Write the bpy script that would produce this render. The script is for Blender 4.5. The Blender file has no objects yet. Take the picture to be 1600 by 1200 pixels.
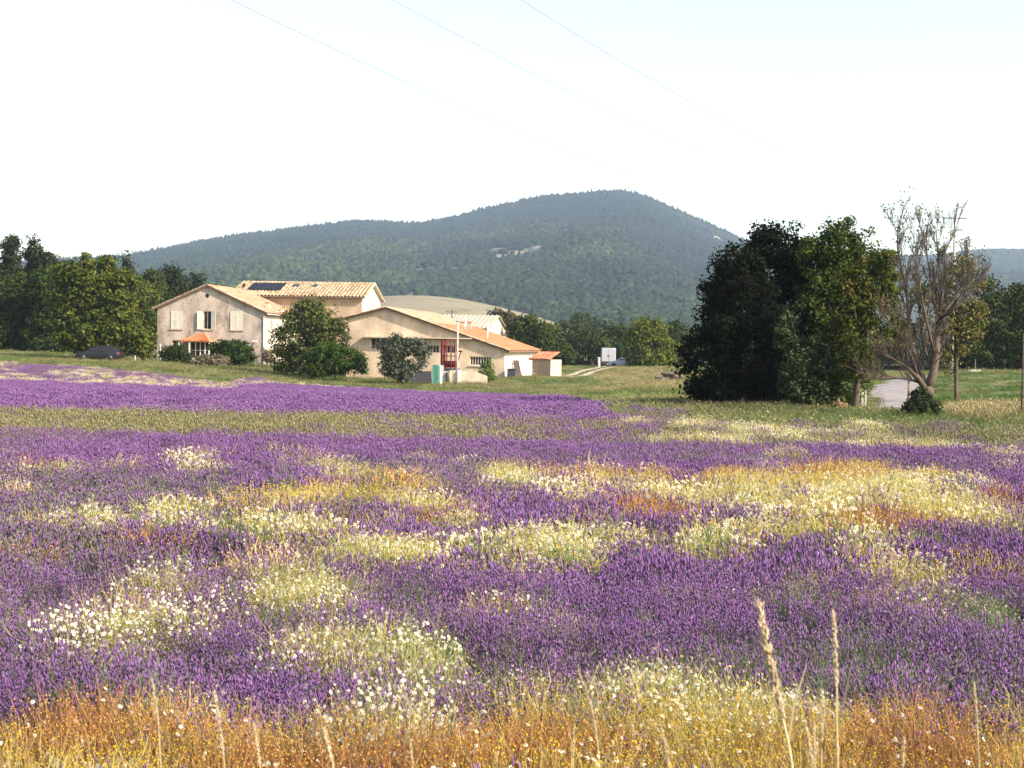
import bpy, bmesh, math, random
import numpy as np
from math import radians, sin, cos, tan, pi, atan
from mathutils import Vector, Matrix
from mathutils.geometry import tessellate_polygon

sc = bpy.context.scene
COL = sc.collection
rs = np.random.RandomState(7)
random.seed(7)

# ------------------------------------------------------------------ camera, light, sky
FPX, CAMZ = 2200.0, 2.5
ROLL, PITCH = radians(1.0), atan(60 / 2200.0)
_f = np.array([0, cos(PITCH), -sin(PITCH)])
_r0 = np.array([1.0, 0, 0]); _u0 = np.array([0, sin(PITCH), cos(PITCH)])
_r = cos(ROLL) * _r0 + sin(ROLL) * _u0
_u = -sin(ROLL) * _r0 + cos(ROLL) * _u0
CAM = np.array([0, 0, CAMZ])

cam_d = bpy.data.cameras.new('camera'); cam = bpy.data.objects.new('camera', cam_d); COL.objects.link(cam)
cam_d.sensor_width = 36; cam_d.lens = 36 * FPX / 1600
cam_d.clip_start = 0.2; cam_d.clip_end = 20000
M = Matrix(((_r[0], _u[0], -_f[0], 0), (_r[1], _u[1], -_f[1], 0), (_r[2], _u[2], -_f[2], CAMZ), (0, 0, 0, 1)))
cam.matrix_world = M
cam_d.dof.use_dof = True; cam_d.dof.focus_distance = 60; cam_d.dof.aperture_fstop = 9.0
sc.camera = cam

HAZE = 0.000125
SUN_EL, SUN_TH = radians(33), radians(30)       # sun to the right, a little behind the camera
sun_dir = Vector((cos(SUN_TH) * cos(SUN_EL), -sin(SUN_TH) * cos(SUN_EL), sin(SUN_EL)))
sd = bpy.data.lights.new('sun', 'SUN'); so = bpy.data.objects.new('sun', sd); COL.objects.link(so)
sd.energy = 4.1; sd.angle = radians(0.53); sd.color = (1.0, 0.90, 0.76)
so.rotation_euler = sun_dir.to_track_quat('Z', 'Y').to_euler()

w = bpy.data.worlds.new('World'); sc.world = w; w.use_nodes = True
nt = w.node_tree; bg = nt.nodes['Background']
sky = nt.nodes.new('ShaderNodeTexSky'); sky.sky_type = 'NISHITA'; sky.sun_disc = False
sky.sun_elevation = SUN_EL; sky.sun_rotation = radians(90) + SUN_TH
sky.altitude = 300; sky.air_density = 1.35; sky.dust_density = 1.7; sky.ozone_density = 0.0
nt.links.new(sky.outputs[0], bg.inputs[0]); bg.inputs[1].default_value = 0.15
sc.view_settings.view_transform = 'Standard'; sc.view_settings.look = 'None'
sc.view_settings.exposure = 1.17; sc.view_settings.gamma = 1
sc.view_settings.use_curve_mapping = False
sc.cycles.use_denoising = True
sc.cycles.max_bounces = 6; sc.cycles.diffuse_bounces = 3; sc.cycles.transparent_max_bounces = 8
sc.cycles.volume_bounces = 1
sc.cycles.sample_clamp_indirect = 4


def P(px, py, D):
    """the point of the place seen at photo pixel (px, py) at D metres in front"""
    d = _f + _r * (px - 800) / FPX + _u * (600 - py) / FPX
    return CAM + d * (D / d[1])


def HOR(px):
    return 540 + (px - 800) * tan(ROLL)


# ------------------------------------------------------------------ terrain height
_ctrl = []
for px in (-500, -200, 0, 400, 800, 1200, 1600, 1900, 2200):
    _ctrl += [(px, 22, 0.0), (px, 40, 0.0)]
for px, D, z in [
    (-300, 60, 0), (0, 60, -.12), (0, 85, -.40), (0, 105, -.05), (0, 128, .45), (0, 170, .9), (-300, 128, .6), (-300, 200, .8),
    (200, 90, -.55), (200, 128, .25), (400, 60, -.1), (400, 95, -.9), (411, 146, -.07), (320, 146, .1), (500, 130, -.76),
    (300, 200, .2), (500, 165, -.2), (650, 60, -.15), (650, 95, -1.13), (690, 119, -1.05), (640, 130, -.8), (788, 130, -.47),
    (760, 121, -.75), (860, 146, -.7), (900, 60, -.25), (900, 82, -.74), (900, 110, -.85), (950, 150, -.6), (950, 190, -.25), (970, 240, -.8),
    (700, 200, -.6), (1050, 60, .05), (1050, 110, -.05), (1050, 160, 0.1), (1150, 55, .15), (1250, 55, .15),
    (1400, 55, .14), (1400, 75, .18), (1405, 95, .30), (1400, 130, -.3), (1450, 48, .2), (1300, 90, .3),
    (1470, 80, .75), (1470, 97, 1.12), (1550, 55, .15), (1550, 80, .72), (1550, 100, 1.14), (1650, 60, .2), (1650, 100, 1.2),
    (1500, 170, 0.0), (1600, 170, 0.0), (1900, 100, 1.2), (1900, 170, 0.1), (2200, 100, 1.0), (-600, 100, 0.3), (1200, 200, -.3), (1550, 250, -1), (0, 260, 1.0), (800, 260, -1.0), (1200, 260, -1.0)]:
    _ctrl.append((px, D, z))
_c = np.array(_ctrl, float)
_cp = np.stack([(_c[:, 0] - 800) / FPX * 3.2, np.log(_c[:, 1]) * 1.6], 1)


def _tps(d2):
    return np.where(d2 > 1e-12, d2 * np.log(np.maximum(d2, 1e-12)) * .5, 0)


_n = len(_cp)
_K = _tps(((_cp[:, None] - _cp[None]) ** 2).sum(-1)) + 0.002 * np.eye(_n)
_Pm = np.concatenate([np.ones((_n, 1)), _cp], 1)
_A = np.block([[_K, _Pm], [_Pm.T, np.zeros((3, 3))]])
_w = np.linalg.solve(_A, np.concatenate([_c[:, 2], np.zeros(3)]))


def ss(x, a, b):
    t = np.clip((x - a) / (b - a), 0, 1)
    return t * t * (3 - 2 * t)


def H(X, Y):
    X = np.asarray(X, float); Y = np.asarray(Y, float)
    sh = np.broadcast(X, Y).shape
    X = np.broadcast_to(X, sh).ravel(); Y = np.broadcast_to(Y, sh).ravel()
    Yc = np.maximum(Y, 15)
    uu = np.clip(X / Yc, -.62, .62) * 3.2
    vv = np.log(np.clip(Y, 20, 260)) * 1.6
    out = np.empty(len(X))
    for s in range(0, len(X), 20000):
        q = np.stack([uu[s:s + 20000], vv[s:s + 20000]], 1)
        out[s:s + 20000] = _tps(((q[:, None] - _cp[None]) ** 2).sum(-1)) @ _w[:_n] + _w[_n] + q @ _w[_n + 1:]
    out *= ss(Y, 36, 48)
    out *= 1 - ss(Y, 260, 500)
    out += .95 * (1 - ss(Y, 2.6, 5.4))             # the road bank the camera stands on
    return out.reshape(sh)


def h1(x, y):
    return float(H(x, y))


# smooth value noise in numpy
_perm = rs.rand(256, 256)


def vnoise(x, y, s=1.0, seed=0):
    x = np.asarray(x) / s + seed * 17.3; y = np.asarray(y) / s + seed * 31.7
    xi = np.floor(x).astype(int); yi = np.floor(y).astype(int)
    fx = x - xi; fy = y - yi; fx = fx * fx * (3 - 2 * fx); fy = fy * fy * (3 - 2 * fy)
    g = lambda a, b: _perm[a % 256, b % 256]
    return (g(xi, yi) * (1 - fx) + g(xi + 1, yi) * fx) * (1 - fy) + (g(xi, yi + 1) * (1 - fx) + g(xi + 1, yi + 1) * fx) * fy


def fbm(x, y, s, seed=0, n=4):
    t = 0; a = 1; tot = 0
    for i in range(n):
        t = t + a * vnoise(x, y, s / 2 ** i, seed + i); tot += a; a *= .55
    return t / tot


# ------------------------------------------------------------------ materials
def mat(name, build):
    m = bpy.data.materials.new(name); m.use_nodes = True
    n = m.node_tree; b = n.nodes['Principled BSDF']
    b.inputs['Specular IOR Level'].default_value = .25
    build(n, b)
    return m


def nd(n, t, **kw):
    x = n.nodes.new(t)
    for k, v in kw.items():
        if k in x.inputs.keys():
            x.inputs[k].default_value = v
        else:
            setattr(x, k, v)
    return x


def ramp(n, fac, stops):
    r = n.nodes.new('ShaderNodeValToRGB')
    e = r.color_ramp.elements
    e[0].position, e[0].color = stops[0][0], (*stops[0][1], 1)
    e[1].position, e[1].color = stops[-1][0], (*stops[-1][1], 1)
    for p_, c_ in stops[1:-1]:
        k = e.new(p_); k.color = (*c_, 1)
    n.links.new(fac, r.inputs[0])
    return r.outputs[0]


def coords(n, obj=True):
    t = n.nodes.new('ShaderNodeTexCoord')
    return t.outputs['Object'] if obj else n.nodes.new('ShaderNodeNewGeometry').outputs['Position']


def simple(name, col, rough=.8, var=.12, scale=3.0, metal=0, bump=.0):
    def b(n, p):
        ns = nd(n, 'ShaderNodeTexNoise', Scale=scale, Detail=6.0)
        n.links.new(coords(n), ns.inputs['Vector'])
        c0 = tuple(max(0, c * (1 - var)) for c in col); c1 = tuple(min(1, c * (1 + var)) for c in col)
        n.links.new(ramp(n, ns.outputs[0], [(.3, c0), (.7, c1)]), p.inputs['Base Color'])
        p.inputs['Roughness'].default_value = rough; p.inputs['Metallic'].default_value = metal
        if bump:
            bp = nd(n, 'ShaderNodeBump', Strength=bump, Distance=.02)
            n.links.new(ns.outputs[0], bp.inputs['Height']); n.links.new(bp.outputs[0], p.inputs['Normal'])
    return mat(name, b)


def plaster(name, col, stain, amount=.5, scale=.6):
    def b(n, p):
        co = coords(n)
        n1 = nd(n, 'ShaderNodeTexNoise', Scale=scale, Detail=8.0, Roughness=.65)
        n2 = nd(n, 'ShaderNodeTexNoise', Scale=scale * 9, Detail=6.0, Roughness=.7)
        mp = nd(n, 'ShaderNodeMapping'); mp.inputs['Scale'].default_value = (1, 1, .55)
        n.links.new(co, mp.inputs['Vector']); n.links.new(mp.outputs[0], n1.inputs['Vector']); n.links.new(co, n2.inputs['Vector'])
        mx = nd(n, 'ShaderNodeMath', operation='MULTIPLY_ADD'); mx.inputs[1].default_value = .45
        n.links.new(n2.outputs[0], mx.inputs[0]); n.links.new(n1.outputs[0], mx.inputs[2])
        hi = tuple(min(1, c * 1.25) for c in col)
        n.links.new(ramp(n, mx.outputs[0], [(.60, tuple(a * amount + c * (1 - amount) for a, c in zip(stain, col))), (.72, col), (.84, hi)]), p.inputs['Base Color'])
        p.inputs['Roughness'].default_value = .92
        bp = nd(n, 'ShaderNodeBump', Strength=.5, Distance=.03)
        n.links.new(n2.outputs[0], bp.inputs['Height']); n.links.new(bp.outputs[0], p.inputs['Normal'])
    return mat(name, b)


def plant_mat(name, transl=.3, var=.35, rough=.8, spec=.03):
    """colour from the mesh's own leaf colours, each plant a little different"""
    m = bpy.data.materials.new(name); m.use_nodes = True
    n = m.node_tree; p = n.nodes['Principled BSDF']; out = n.nodes['Material Output']
    at = nd(n, 'ShaderNodeAttribute', attribute_name='Col')
    oi = n.nodes.new('ShaderNodeObjectInfo')
    mr = nd(n, 'ShaderNodeMapRange'); mr.inputs['To Min'].default_value = 1 - var; mr.inputs['To Max'].default_value = 1 + var
    n.links.new(oi.outputs['Random'], mr.inputs['Value'])
    vm = nd(n, 'ShaderNodeVectorMath', operation='SCALE')
    n.links.new(at.outputs['Color'], vm.inputs[0]); n.links.new(mr.outputs[0], vm.inputs['Scale'])
    n.links.new(vm.outputs[0], p.inputs['Base Color'])
    p.inputs['Roughness'].default_value = rough; p.inputs['Specular IOR Level'].default_value = spec
    tr = n.nodes.new('ShaderNodeBsdfTranslucent'); n.links.new(vm.outputs[0], tr.inputs['Color'])
    mx = n.nodes.new('ShaderNodeMixShader'); mx.inputs[0].default_value = transl
    n.links.new(p.outputs[0], mx.inputs[1]); n.links.new(tr.outputs[0], mx.inputs[2]); n.links.new(mx.outputs[0], out.inputs['Surface'])
    return m


def tile_mat(name):
    def b(n, p):
        at = nd(n, 'ShaderNodeAttribute', attribute_name='Col')
        ns = nd(n, 'ShaderNodeTexNoise', Scale=2.2, Detail=7.0, Roughness=.7)
        n.links.new(coords(n), ns.inputs['Vector'])
        mr = nd(n, 'ShaderNodeMapRange'); mr.inputs['From Min'].default_value = .3; mr.inputs['From Max'].default_value = .7
        mr.inputs['To Min'].default_value = .78; mr.inputs['To Max'].default_value = 1.12
        n.links.new(ns.outputs[0], mr.inputs['Value'])
        vm = nd(n, 'ShaderNodeVectorMath', operation='SCALE')
        n.links.new(at.outputs['Color'], vm.inputs[0]); n.links.new(mr.outputs[0], vm.inputs['Scale'])
        n.links.new(vm.outputs[0], p.inputs['Base Color']); p.inputs['Roughness'].default_value = .85
    return mat(name, b)


MT = dict(
    leaf=plant_mat('leaf', .15, .0), herb=plant_mat('herb', .25, .22), petal=plant_mat('petal', .3, .12),
    forest=plant_mat('forest', .1, .35),
    bark=simple('bark', (.10, .075, .055), .95, .35, 9, bump=.8), deadbark=simple('dead_bark', (.095, .070, .060), .95, .4, 7, bump=.6),
    front1=plaster('aged_render', (.40, .32, .26), (.18, .15, .125), .85), side1=plaster('lime_render', (.55, .47, .36), (.5, .43, .34), .35),
    front2=plaster('ochre_render', (.38, .27, .18), (.33, .24, .18), .5), barnw=plaster('barn_render', (.52, .395, .275), (.34, .27, .2), .55),
    barns=plaster('white_render', (.58, .51, .41), (.5, .44, .36), .35), stonew=plaster('pale_wall_render', (.46, .38, .27), (.4, .34, .26), .5, 1.2),
    shedw=plaster('shed_render', (.30, .24, .19), (.2, .16, .13), .5),
    white=simple('white_paint', (.72, .70, .64), .6, .08, 5), cream=simple('cream_shutter_paint', (.60, .55, .44), .6, .1, 8),
    glass=simple('dark_glass', (.035, .025, .028), .15, .2, 2), black=simple('dark_opening', (.018, .014, .014), .9, .2, 3),
    tile=tile_mat('roof_tile'), wood=simple('weathered_wood', (.20, .15, .11), .9, .3, 14, bump=.4), brownwood=simple('brown_board', (.07, .045, .035), .8, .2, 6),
    concrete=simple('concrete', (.40, .37, .33), .9, .15, 5, bump=.3), zinc=simple('zinc', (.42, .40, .38), .5, .1, 4, metal=.3),
    red=simple('red_paint', (.13, .018, .018), .5, .3, 6), teal=simple('green_painted_metal', (.17, .42, .31), .55, .12, 5),
    orange=simple('orange_tile', (.55, .20, .09), .8, .15, 6), solar=None, carp=simple('dark_grey_car_paint', (.02, .02, .026), .35, .1, 2),
    tyre=simple('tyre_rubber', (.02, .02, .02), .9, .1, 8), steel=simple('steel', (.09, .09, .09), .45, .1, 4, metal=.8), vanw=simple('half_shaded_van_paint', (.46, .45, .47), .4, .06, 2),  # white van greyed: half shade of its rear is put into the paint
    redlamp=simple('red_lamp_plastic', (.4, .02, .02), .3, .1, 2), darkmetal=simple('dark_grey_metal', (.06, .06, .07), .6, .2, 4),
    wire=simple('wire_metal', (.15, .15, .15), .5, .05, 4), straw=plant_mat('straw', .35, .1),
    soil=simple('soil_heap', (.13, .10, .085), .95, .3, 3, bump=.8), rock=simple('rock', (.2, .17, .14), .95, .2, 3, bump=.6),
)


def solar_b(n, p):
    br = nd(n, 'ShaderNodeTexBrick', offset=0.0, Scale=1.0)
    br.inputs['Color1'].default_value = (.010, .010, .018, 1); br.inputs['Color2'].default_value = (.013, .013, .022, 1)
    br.inputs['Mortar'].default_value = (.05, .05, .06, 1); br.inputs['Mortar Size'].default_value = .006
    br.inputs['Brick Width'].default_value = .16; br.inputs['Row Height'].default_value = .16
    n.links.new(coords(n), br.inputs['Vector']); n.links.new(br.outputs[0], p.inputs['Base Color']); p.inputs['Roughness'].default_value = .55; p.inputs['Specular IOR Level'].default_value = .08


MT['solar'] = mat('solar_cells', solar_b)


# ------------------------------------------------------------------ mesh helpers
def np_mesh(name, V, F, col=None, smooth=False):
    """V (n,3); F list of int arrays (m,k); col (n,3) per-vertex colour"""
    me = bpy.data.meshes.new(name)
    V = np.asarray(V, np.float32)
    F = [np.asarray(f, np.int32) for f in F if len(f)]
    me.vertices.add(len(V)); me.vertices.foreach_set('co', V.ravel())
    loops = np.concatenate([f.ravel() for f in F]); tot = np.concatenate([np.full(len(f), f.shape[1], np.int32) for f in F])
    st = np.concatenate([[0], np.cumsum(tot)[:-1]]).astype(np.int32)
    me.loops.add(len(loops)); me.loops.foreach_set('vertex_index', loops)
    me.polygons.add(len(tot)); me.polygons.foreach_set('loop_start', st); me.polygons.foreach_set('loop_total', tot)
    if smooth:
        me.polygons.foreach_set('use_smooth', np.ones(len(tot), bool))
    if col is not None:
        a = me.color_attributes.new('Col', 'FLOAT_COLOR', 'POINT')
        c4 = np.ones((len(V), 4), np.float32); c4[:, :3] = col
        a.data.foreach_set('color', c4.ravel())
    me.update(calc_edges=True)
    return me


class Geo:
    """gathers pieces with colours for one mesh"""
    def __init__(s):
        s.V = []; s.F = []; s.C = []; s.n = 0

    def add(s, V, F, C):
        V = np.asarray(V, float).reshape(-1, 3); F = np.asarray(F, int)
        s.V.append(V); s.F.append(F + s.n); s.C.append(np.broadcast_to(C, V.shape) if np.ndim(C) == 1 else C); s.n += len(V)

    def mesh(s, name, smooth=False):
        return np_mesh(name, np.concatenate(s.V), s.F, np.concatenate(s.C), smooth)


def link(name, me, m=None, parent=None, loc=None):
    o = bpy.data.objects.new(name, me); COL.objects.link(o)
    if m is not None and me is not None:
        me.materials.clear(); me.materials.append(m)
    if parent is not None:
        o.parent = parent
    if loc is not None:
        o.location = loc
    return o


def tag(o, label=None, cat=None, group=None, kind=None):
    if label: o['label'] = label
    if cat: o['category'] = cat
    if group: o['group'] = group
    if kind: o['kind'] = kind
    return o


def thing(name, label, cat, loc=(0, 0, 0), rz=0, group=None):
    o = bpy.data.objects.new(name, None); COL.objects.link(o); o.empty_display_size = .2
    o.location = loc; o.rotation_euler = (0, 0, rz)
    return tag(o, label, cat, group)


def bmobj(name, bm, m, parent=None, smooth=False, bevel=0):
    if bevel:
        bmesh.ops.bevel(bm, geom=list(bm.edges), offset=bevel, segments=1, affect='EDGES')
    bmesh.ops.recalc_face_normals(bm, faces=bm.faces)
    me = bpy.data.meshes.new(name); bm.to_mesh(me); bm.free()
    if smooth:
        me.polygons.foreach_set('use_smooth', [True] * len(me.polygons))
    return link(name, me, m, parent)


def bx(bm, x0, x1, y0, y1, z0, z1):
    v = [bm.verts.new((x, y, z)) for x in (x0, x1) for y in (y0, y1) for z in (z0, z1)]
    for f in ((0, 1, 3, 2), (4, 6, 7, 5), (0, 4, 5, 1), (2, 3, 7, 6), (0, 2, 6, 4), (1, 5, 7, 3)):
        bm.faces.new([v[i] for i in f])


def box(name, b, m, parent=None, bevel=0):
    bm = bmesh.new(); bx(bm, *b)
    return bmobj(name, bm, m, parent, bevel=bevel)


def prism(bm, pts, off):
    """extrude polygon pts by vector off"""
    off = Vector(off)
    a = [bm.verts.new(p) for p in pts]; b = [bm.verts.new(Vector(p) + off) for p in pts]
    bm.faces.new(a); bm.faces.new(b[::-1]); n = len(pts)
    for i in range(n):
        bm.faces.new((a[i], b[i], b[(i + 1) % n], a[(i + 1) % n]))


def tube(bm, pts, rad, sides=8):
    rings = []
    for i, p in enumerate(pts):
        p = Vector(p)
        a = Vector(pts[max(0, i - 1)]); b = Vector(pts[min(len(pts) - 1, i + 1)])
        d = (b - a).normalized(); q = d.to_track_quat('Z', 'Y')
        r = rad[i] if hasattr(rad, '__len__') else rad
        rings.append([bm.verts.new(p + q @ Vector((cos(t) * r, sin(t) * r, 0))) for t in [2 * pi * k / sides for k in range(sides)]])
    for a, b in zip(rings[:-1], rings[1:]):
        for k in range(sides):
            bm.faces.new((a[k], a[(k + 1) % sides], b[(k + 1) % sides], b[k]))
    bm.faces.new(rings[0][::-1]); bm.faces.new(rings[-1])


def tubeobj(name, pts, rad, m, parent=None, sides=8):
    bm = bmesh.new(); tube(bm, pts, rad, sides)
    return bmobj(name, bm, m, parent, smooth=True)


# ------------------------------------------------------------------ ground
def far_edge(px):
    """distance at which the far lavender block ends, by bearing"""
    xs = [-300, 0, 100, 200, 300, 345, 400, 500, 600, 700, 800, 880, 930, 960]
    ys = [591, 591, 595, 599, 602, 607, 597, 602, 607, 612, 614, 616, 624, 640]
    return np.interp(px, xs, ys)


# table of edge distances
_ex = np.arange(-300, 1000, 20.0); _eD = []
for e in _ex:
    Ds = np.linspace(44, 125, 160); ty = far_edge(e)
    q = np.array([P(e, ty, d) for d in Ds]); dz = H(q[:, 0], q[:, 1]) + .5 - q[:, 2]
    k = np.argmax(dz > 0) if (dz > 0).any() else len(Ds) - 1
    _eD.append(Ds[k])
_eD = np.array(_eD)


def edge_D(X, Y):
    px = 800 + FPX * X / np.maximum(Y, 1)
    D = np.interp(px, _ex, _eD)
    return np.where(px > 975, 0, D), px


rows = np.concatenate([np.linspace(-25, 0, 6), np.linspace(1, 8, 22), np.linspace(9, 40, 32), np.linspace(41.5, 200, 120), np.geomspace(206, 7000, 40)])
us = np.linspace(-1.25, 1.25, 181)
Yg, Ug = np.meshgrid(rows, us, indexing='ij')
Xg = Ug * (np.abs(Yg) * 1.0 + 12)
Zg = H(Xg, Yg) + (fbm(Xg, Yg, 6, 3) - .5) * .12 * ss(Yg, 30, 60) - ss(Yg, 600, 7000) * 10
V = np.stack([Xg, Yg, Zg], -1).reshape(-1, 3)
nr, nc = Yg.shape
idx = np.arange(nr * nc).reshape(nr, nc)
Fq = np.stack([idx[:-1, :-1], idx[:-1, 1:], idx[1:, 1:], idx[1:, :-1]], -1).reshape(-1, 4)
eD, pxg = edge_D(Xg, Yg)
crop = np.where(Yg < 30.5, 1.0, np.where((Yg > 41) & (Yg < eD), 1.0, 0.0)).reshape(-1)
far = ss(Yg, 250, 500).reshape(-1)
me = np_mesh('ground', V, [Fq], np.stack([crop, far, crop * 0], 1), smooth=True)


def ground_b(n, p):
    at = nd(n, 'ShaderNodeAttribute', attribute_name='Col'); sp = n.nodes.new('ShaderNodeSeparateColor'); n.links.new(at.outputs['Color'], sp.inputs[0])
    co = coords(n)
    n1 = nd(n, 'ShaderNodeTexNoise', Scale=.09, Detail=8.0, Roughness=.65); n2 = nd(n, 'ShaderNodeTexNoise', Scale=1.4, Detail=8.0, Roughness=.75)
    n.links.new(co, n1.inputs['Vector']); n.links.new(co, n2.inputs['Vector'])
    add = nd(n, 'ShaderNodeMath', operation='MULTIPLY_ADD'); add.inputs[1].default_value = .5
    n.links.new(n2.outputs[0], add.inputs[0]); n.links.new(n1.outputs[0], add.inputs[2])
    g = ramp(n, add.outputs[0], [(.55, (.06, .075, .025)), (.72, (.12, .125, .045)), (.95, (.20, .17, .08))])
    s = ramp(n, n2.outputs[0], [(.3, (.06, .045, .035)), (.7, (.15, .115, .085))])
    fo = ramp(n, add.outputs[0], [(.6, (.03, .045, .025)), (.9, (.06, .075, .035))])
    m1 = nd(n, 'ShaderNodeMix', data_type='RGBA'); n.links.new(sp.outputs[0], m1.inputs[0]); n.links.new(g, m1.inputs[6]); n.links.new(s, m1.inputs[7])
    m2 = nd(n, 'ShaderNodeMix', data_type='RGBA'); n.links.new(sp.outputs[1], m2.inputs[0]); n.links.new(m1.outputs[2], m2.inputs[6]); n.links.new(fo, m2.inputs[7])
    n.links.new(m2.outputs[2], p.inputs['Base Color']); p.inputs['Roughness'].default_value = 1
    bp = nd(n, 'ShaderNodeBump', Strength=.6, Distance=.08); n.links.new(n2.outputs[0], bp.inputs['Height']); n.links.new(bp.outputs[0], p.inputs['Normal'])


g = link('ground', me, mat('ground_soil_and_turf', ground_b)); tag(g, kind='structure')


# ------------------------------------------------------------------ road and track
def strip(name, path, width, m, lift=.03, n=60, kind='structure'):
    path = np.array(path, float); t = np.linspace(0, 1, n); s = np.linspace(0, 1, len(path))
    cx = np.interp(t, s, path[:, 0]); cy = np.interp(t, s, path[:, 1])
    for _ in range(6):
        cx[1:-1] = (cx[:-2] + cx[2:]) / 2; cy[1:-1] = (cy[:-2] + cy[2:]) / 2
    dx = np.gradient(cx); dy = np.gradient(cy); L = np.hypot(dx, dy); nx, ny = -dy / L, dx / L
    k = 7; offs = np.linspace(-.5, .5, k) * width
    jit = (rs.rand(n, k) - .5) * np.where(np.abs(offs) > width * .45, .22, 0)
    X = cx[:, None] + nx[:, None] * (offs + jit); Y = cy[:, None] + ny[:, None] * (offs + jit)
    Z = H(X, Y) + (fbm(X, Y, 6, 3) - .5) * .12 * ss(Y, 30, 60) + lift + .04 * (1 - (offs / width * 2) ** 2)
    # never let the strip sink below the coarse ground sheet
    V = np.stack([X, Y, Z], -1).reshape(-1, 3); id_ = np.arange(n * k).reshape(n, k)
    F = np.stack([id_[:-1, :-1], id_[:-1, 1:], id_[1:, 1:], id_[1:, :-1]], -1).reshape(-1, 4)
    return tag(link(name, np_mesh(name, V, [F], smooth=True), m), kind=kind)


def G(px, D):
    """ground point on bearing px at distance D"""
    q = P(px, 560, D); return q[0], q[1]


strip('road', [G(1402, 49), G(1405, 56), G(1404, 64), G(1404, 72), G(1408, 82), G(1412, 92), G(1414, 104)], 3.0,
      simple('worn_asphalt_road', (.27, .225, .205), .9, .3, 2.6, bump=.5), .06)
dirt = simple('pale_dirt_track', (.42, .34, .23), .95, .2, 1.5, bump=.4)
for off in (-.8, .8):
    pts = [G(958, 196), G(946, 185), G(925, 168), G(905, 155), G(890, 145), G(872, 137)]
    strip('track', [(a + off, b) for a, b in pts], .85, dirt, .1)


# ------------------------------------------------------------------ mountains
def ridge_mesh(name, prof, D0, D1, D2, pw, seed, rough, u0=-.75, u1=.75, nu=320, nv=120):
    us = np.linspace(u0, u1, nu); pxs = 800 + FPX * us
    py = np.interp(pxs, [a for a, b in prof], [b for a, b in prof])
    Hr = np.array([P(a, b, D1)[2] for a, b in zip(pxs, py)])
    k = np.exp(-np.linspace(-2, 2, 9) ** 2); k /= k.sum(); Hr = np.convolve(np.pad(Hr, 4, 'edge'), k, 'valid')
    t = np.linspace(0, 1, nv); D = D0 + (D1 - D0) * t ** .8
    Db = np.linspace(D1, D2, 16)[1:]
    DD = np.concatenate([D, Db]); tt = np.concatenate([(D - D0) / (D1 - D0), 1 - (Db - D1) / (D2 - D1)])
    U, Dm = np.meshgrid(us, DD); T = np.meshgrid(us, tt)[1]
    X = U * Dm; Y = Dm
    base = Hr[None] * T ** pw
    gul = (fbm(X * 1.0, Y * .35, 420, seed) - .5) * rough * 1.6 + (fbm(X, Y, 150, seed + 9) - .5) * rough * .6
    Z = base + gul * np.sin(np.clip(T, 0, 1) * pi) ** .7 - (3 if D1 > 1000 else 0)
    return X, Y, Z, (us, DD)


class HF:
    def __init__(s, name, *a, **k):
        s.X, s.Y, s.Z, (s.us, s.DD) = ridge_mesh(name, *a, **k)
        nv, nu = s.X.shape; id_ = np.arange(nv * nu).reshape(nv, nu)
        s.F = np.stack([id_[:-1, :-1], id_[:-1, 1:], id_[1:, 1:], id_[1:, :-1]], -1).reshape(-1, 4)
        s.V = np.stack([s.X, s.Y, s.Z], -1).reshape(-1, 3)

    def z(s, u, D):
        fu = np.clip((u - s.us[0]) / (s.us[1] - s.us[0]), 0, len(s.us) - 1.001); fd = np.interp(D, s.DD, np.arange(len(s.DD)))
        fd = np.clip(fd, 0, len(s.DD) - 1.001); i = fd.astype(int); j = fu.astype(int); a = fd - i; b = fu - j
        Z = s.Z
        return (Z[i, j] * (1 - a) + Z[i + 1, j] * a) * (1 - b) + (Z[i, j + 1] * (1 - a) + Z[i + 1, j + 1] * a) * b

    def hit(s, px, py):
        Ds = s.DD[:-15]; q = np.array([P(px, py, d) for d in Ds])
        zz = s.z(q[:, 0] / q[:, 1], Ds); k = np.argmax(zz > q[:, 2])
        return Ds[k] if (zz > q[:, 2]).any() else None


prof1 = [(-900, 520), (-500, 470), (-200, 430), (0, 414), (120, 406), (190, 403), (250, 391), (330, 376), (440, 361), (500, 352), (540, 348), (600, 349), (655, 352), (700, 341), (780, 319), (850, 306),
         (890, 305), (925, 301), (960, 298), (985, 301), (1010, 311), (1060, 333), (1110, 354), (1160, 378), (1230, 405), (1320, 440), (1450, 490), (1700, 535), (2400, 545)]
mt1 = HF('mountain', prof1, 650, 3200, 4300, 1.25, 5, 46)
prof2 = [(-900, 545), (900, 545), (1150, 470), (1260, 420), (1340, 404), (1400, 400), (1450, 401), (1512, 392), (1560, 390), (1640, 394), (1760, 402), (1900, 398), (2100, 425), (2500, 470)]
mt2 = HF('mountain', prof2, 900, 3900, 4900, 1.2, 25, 40)


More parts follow.
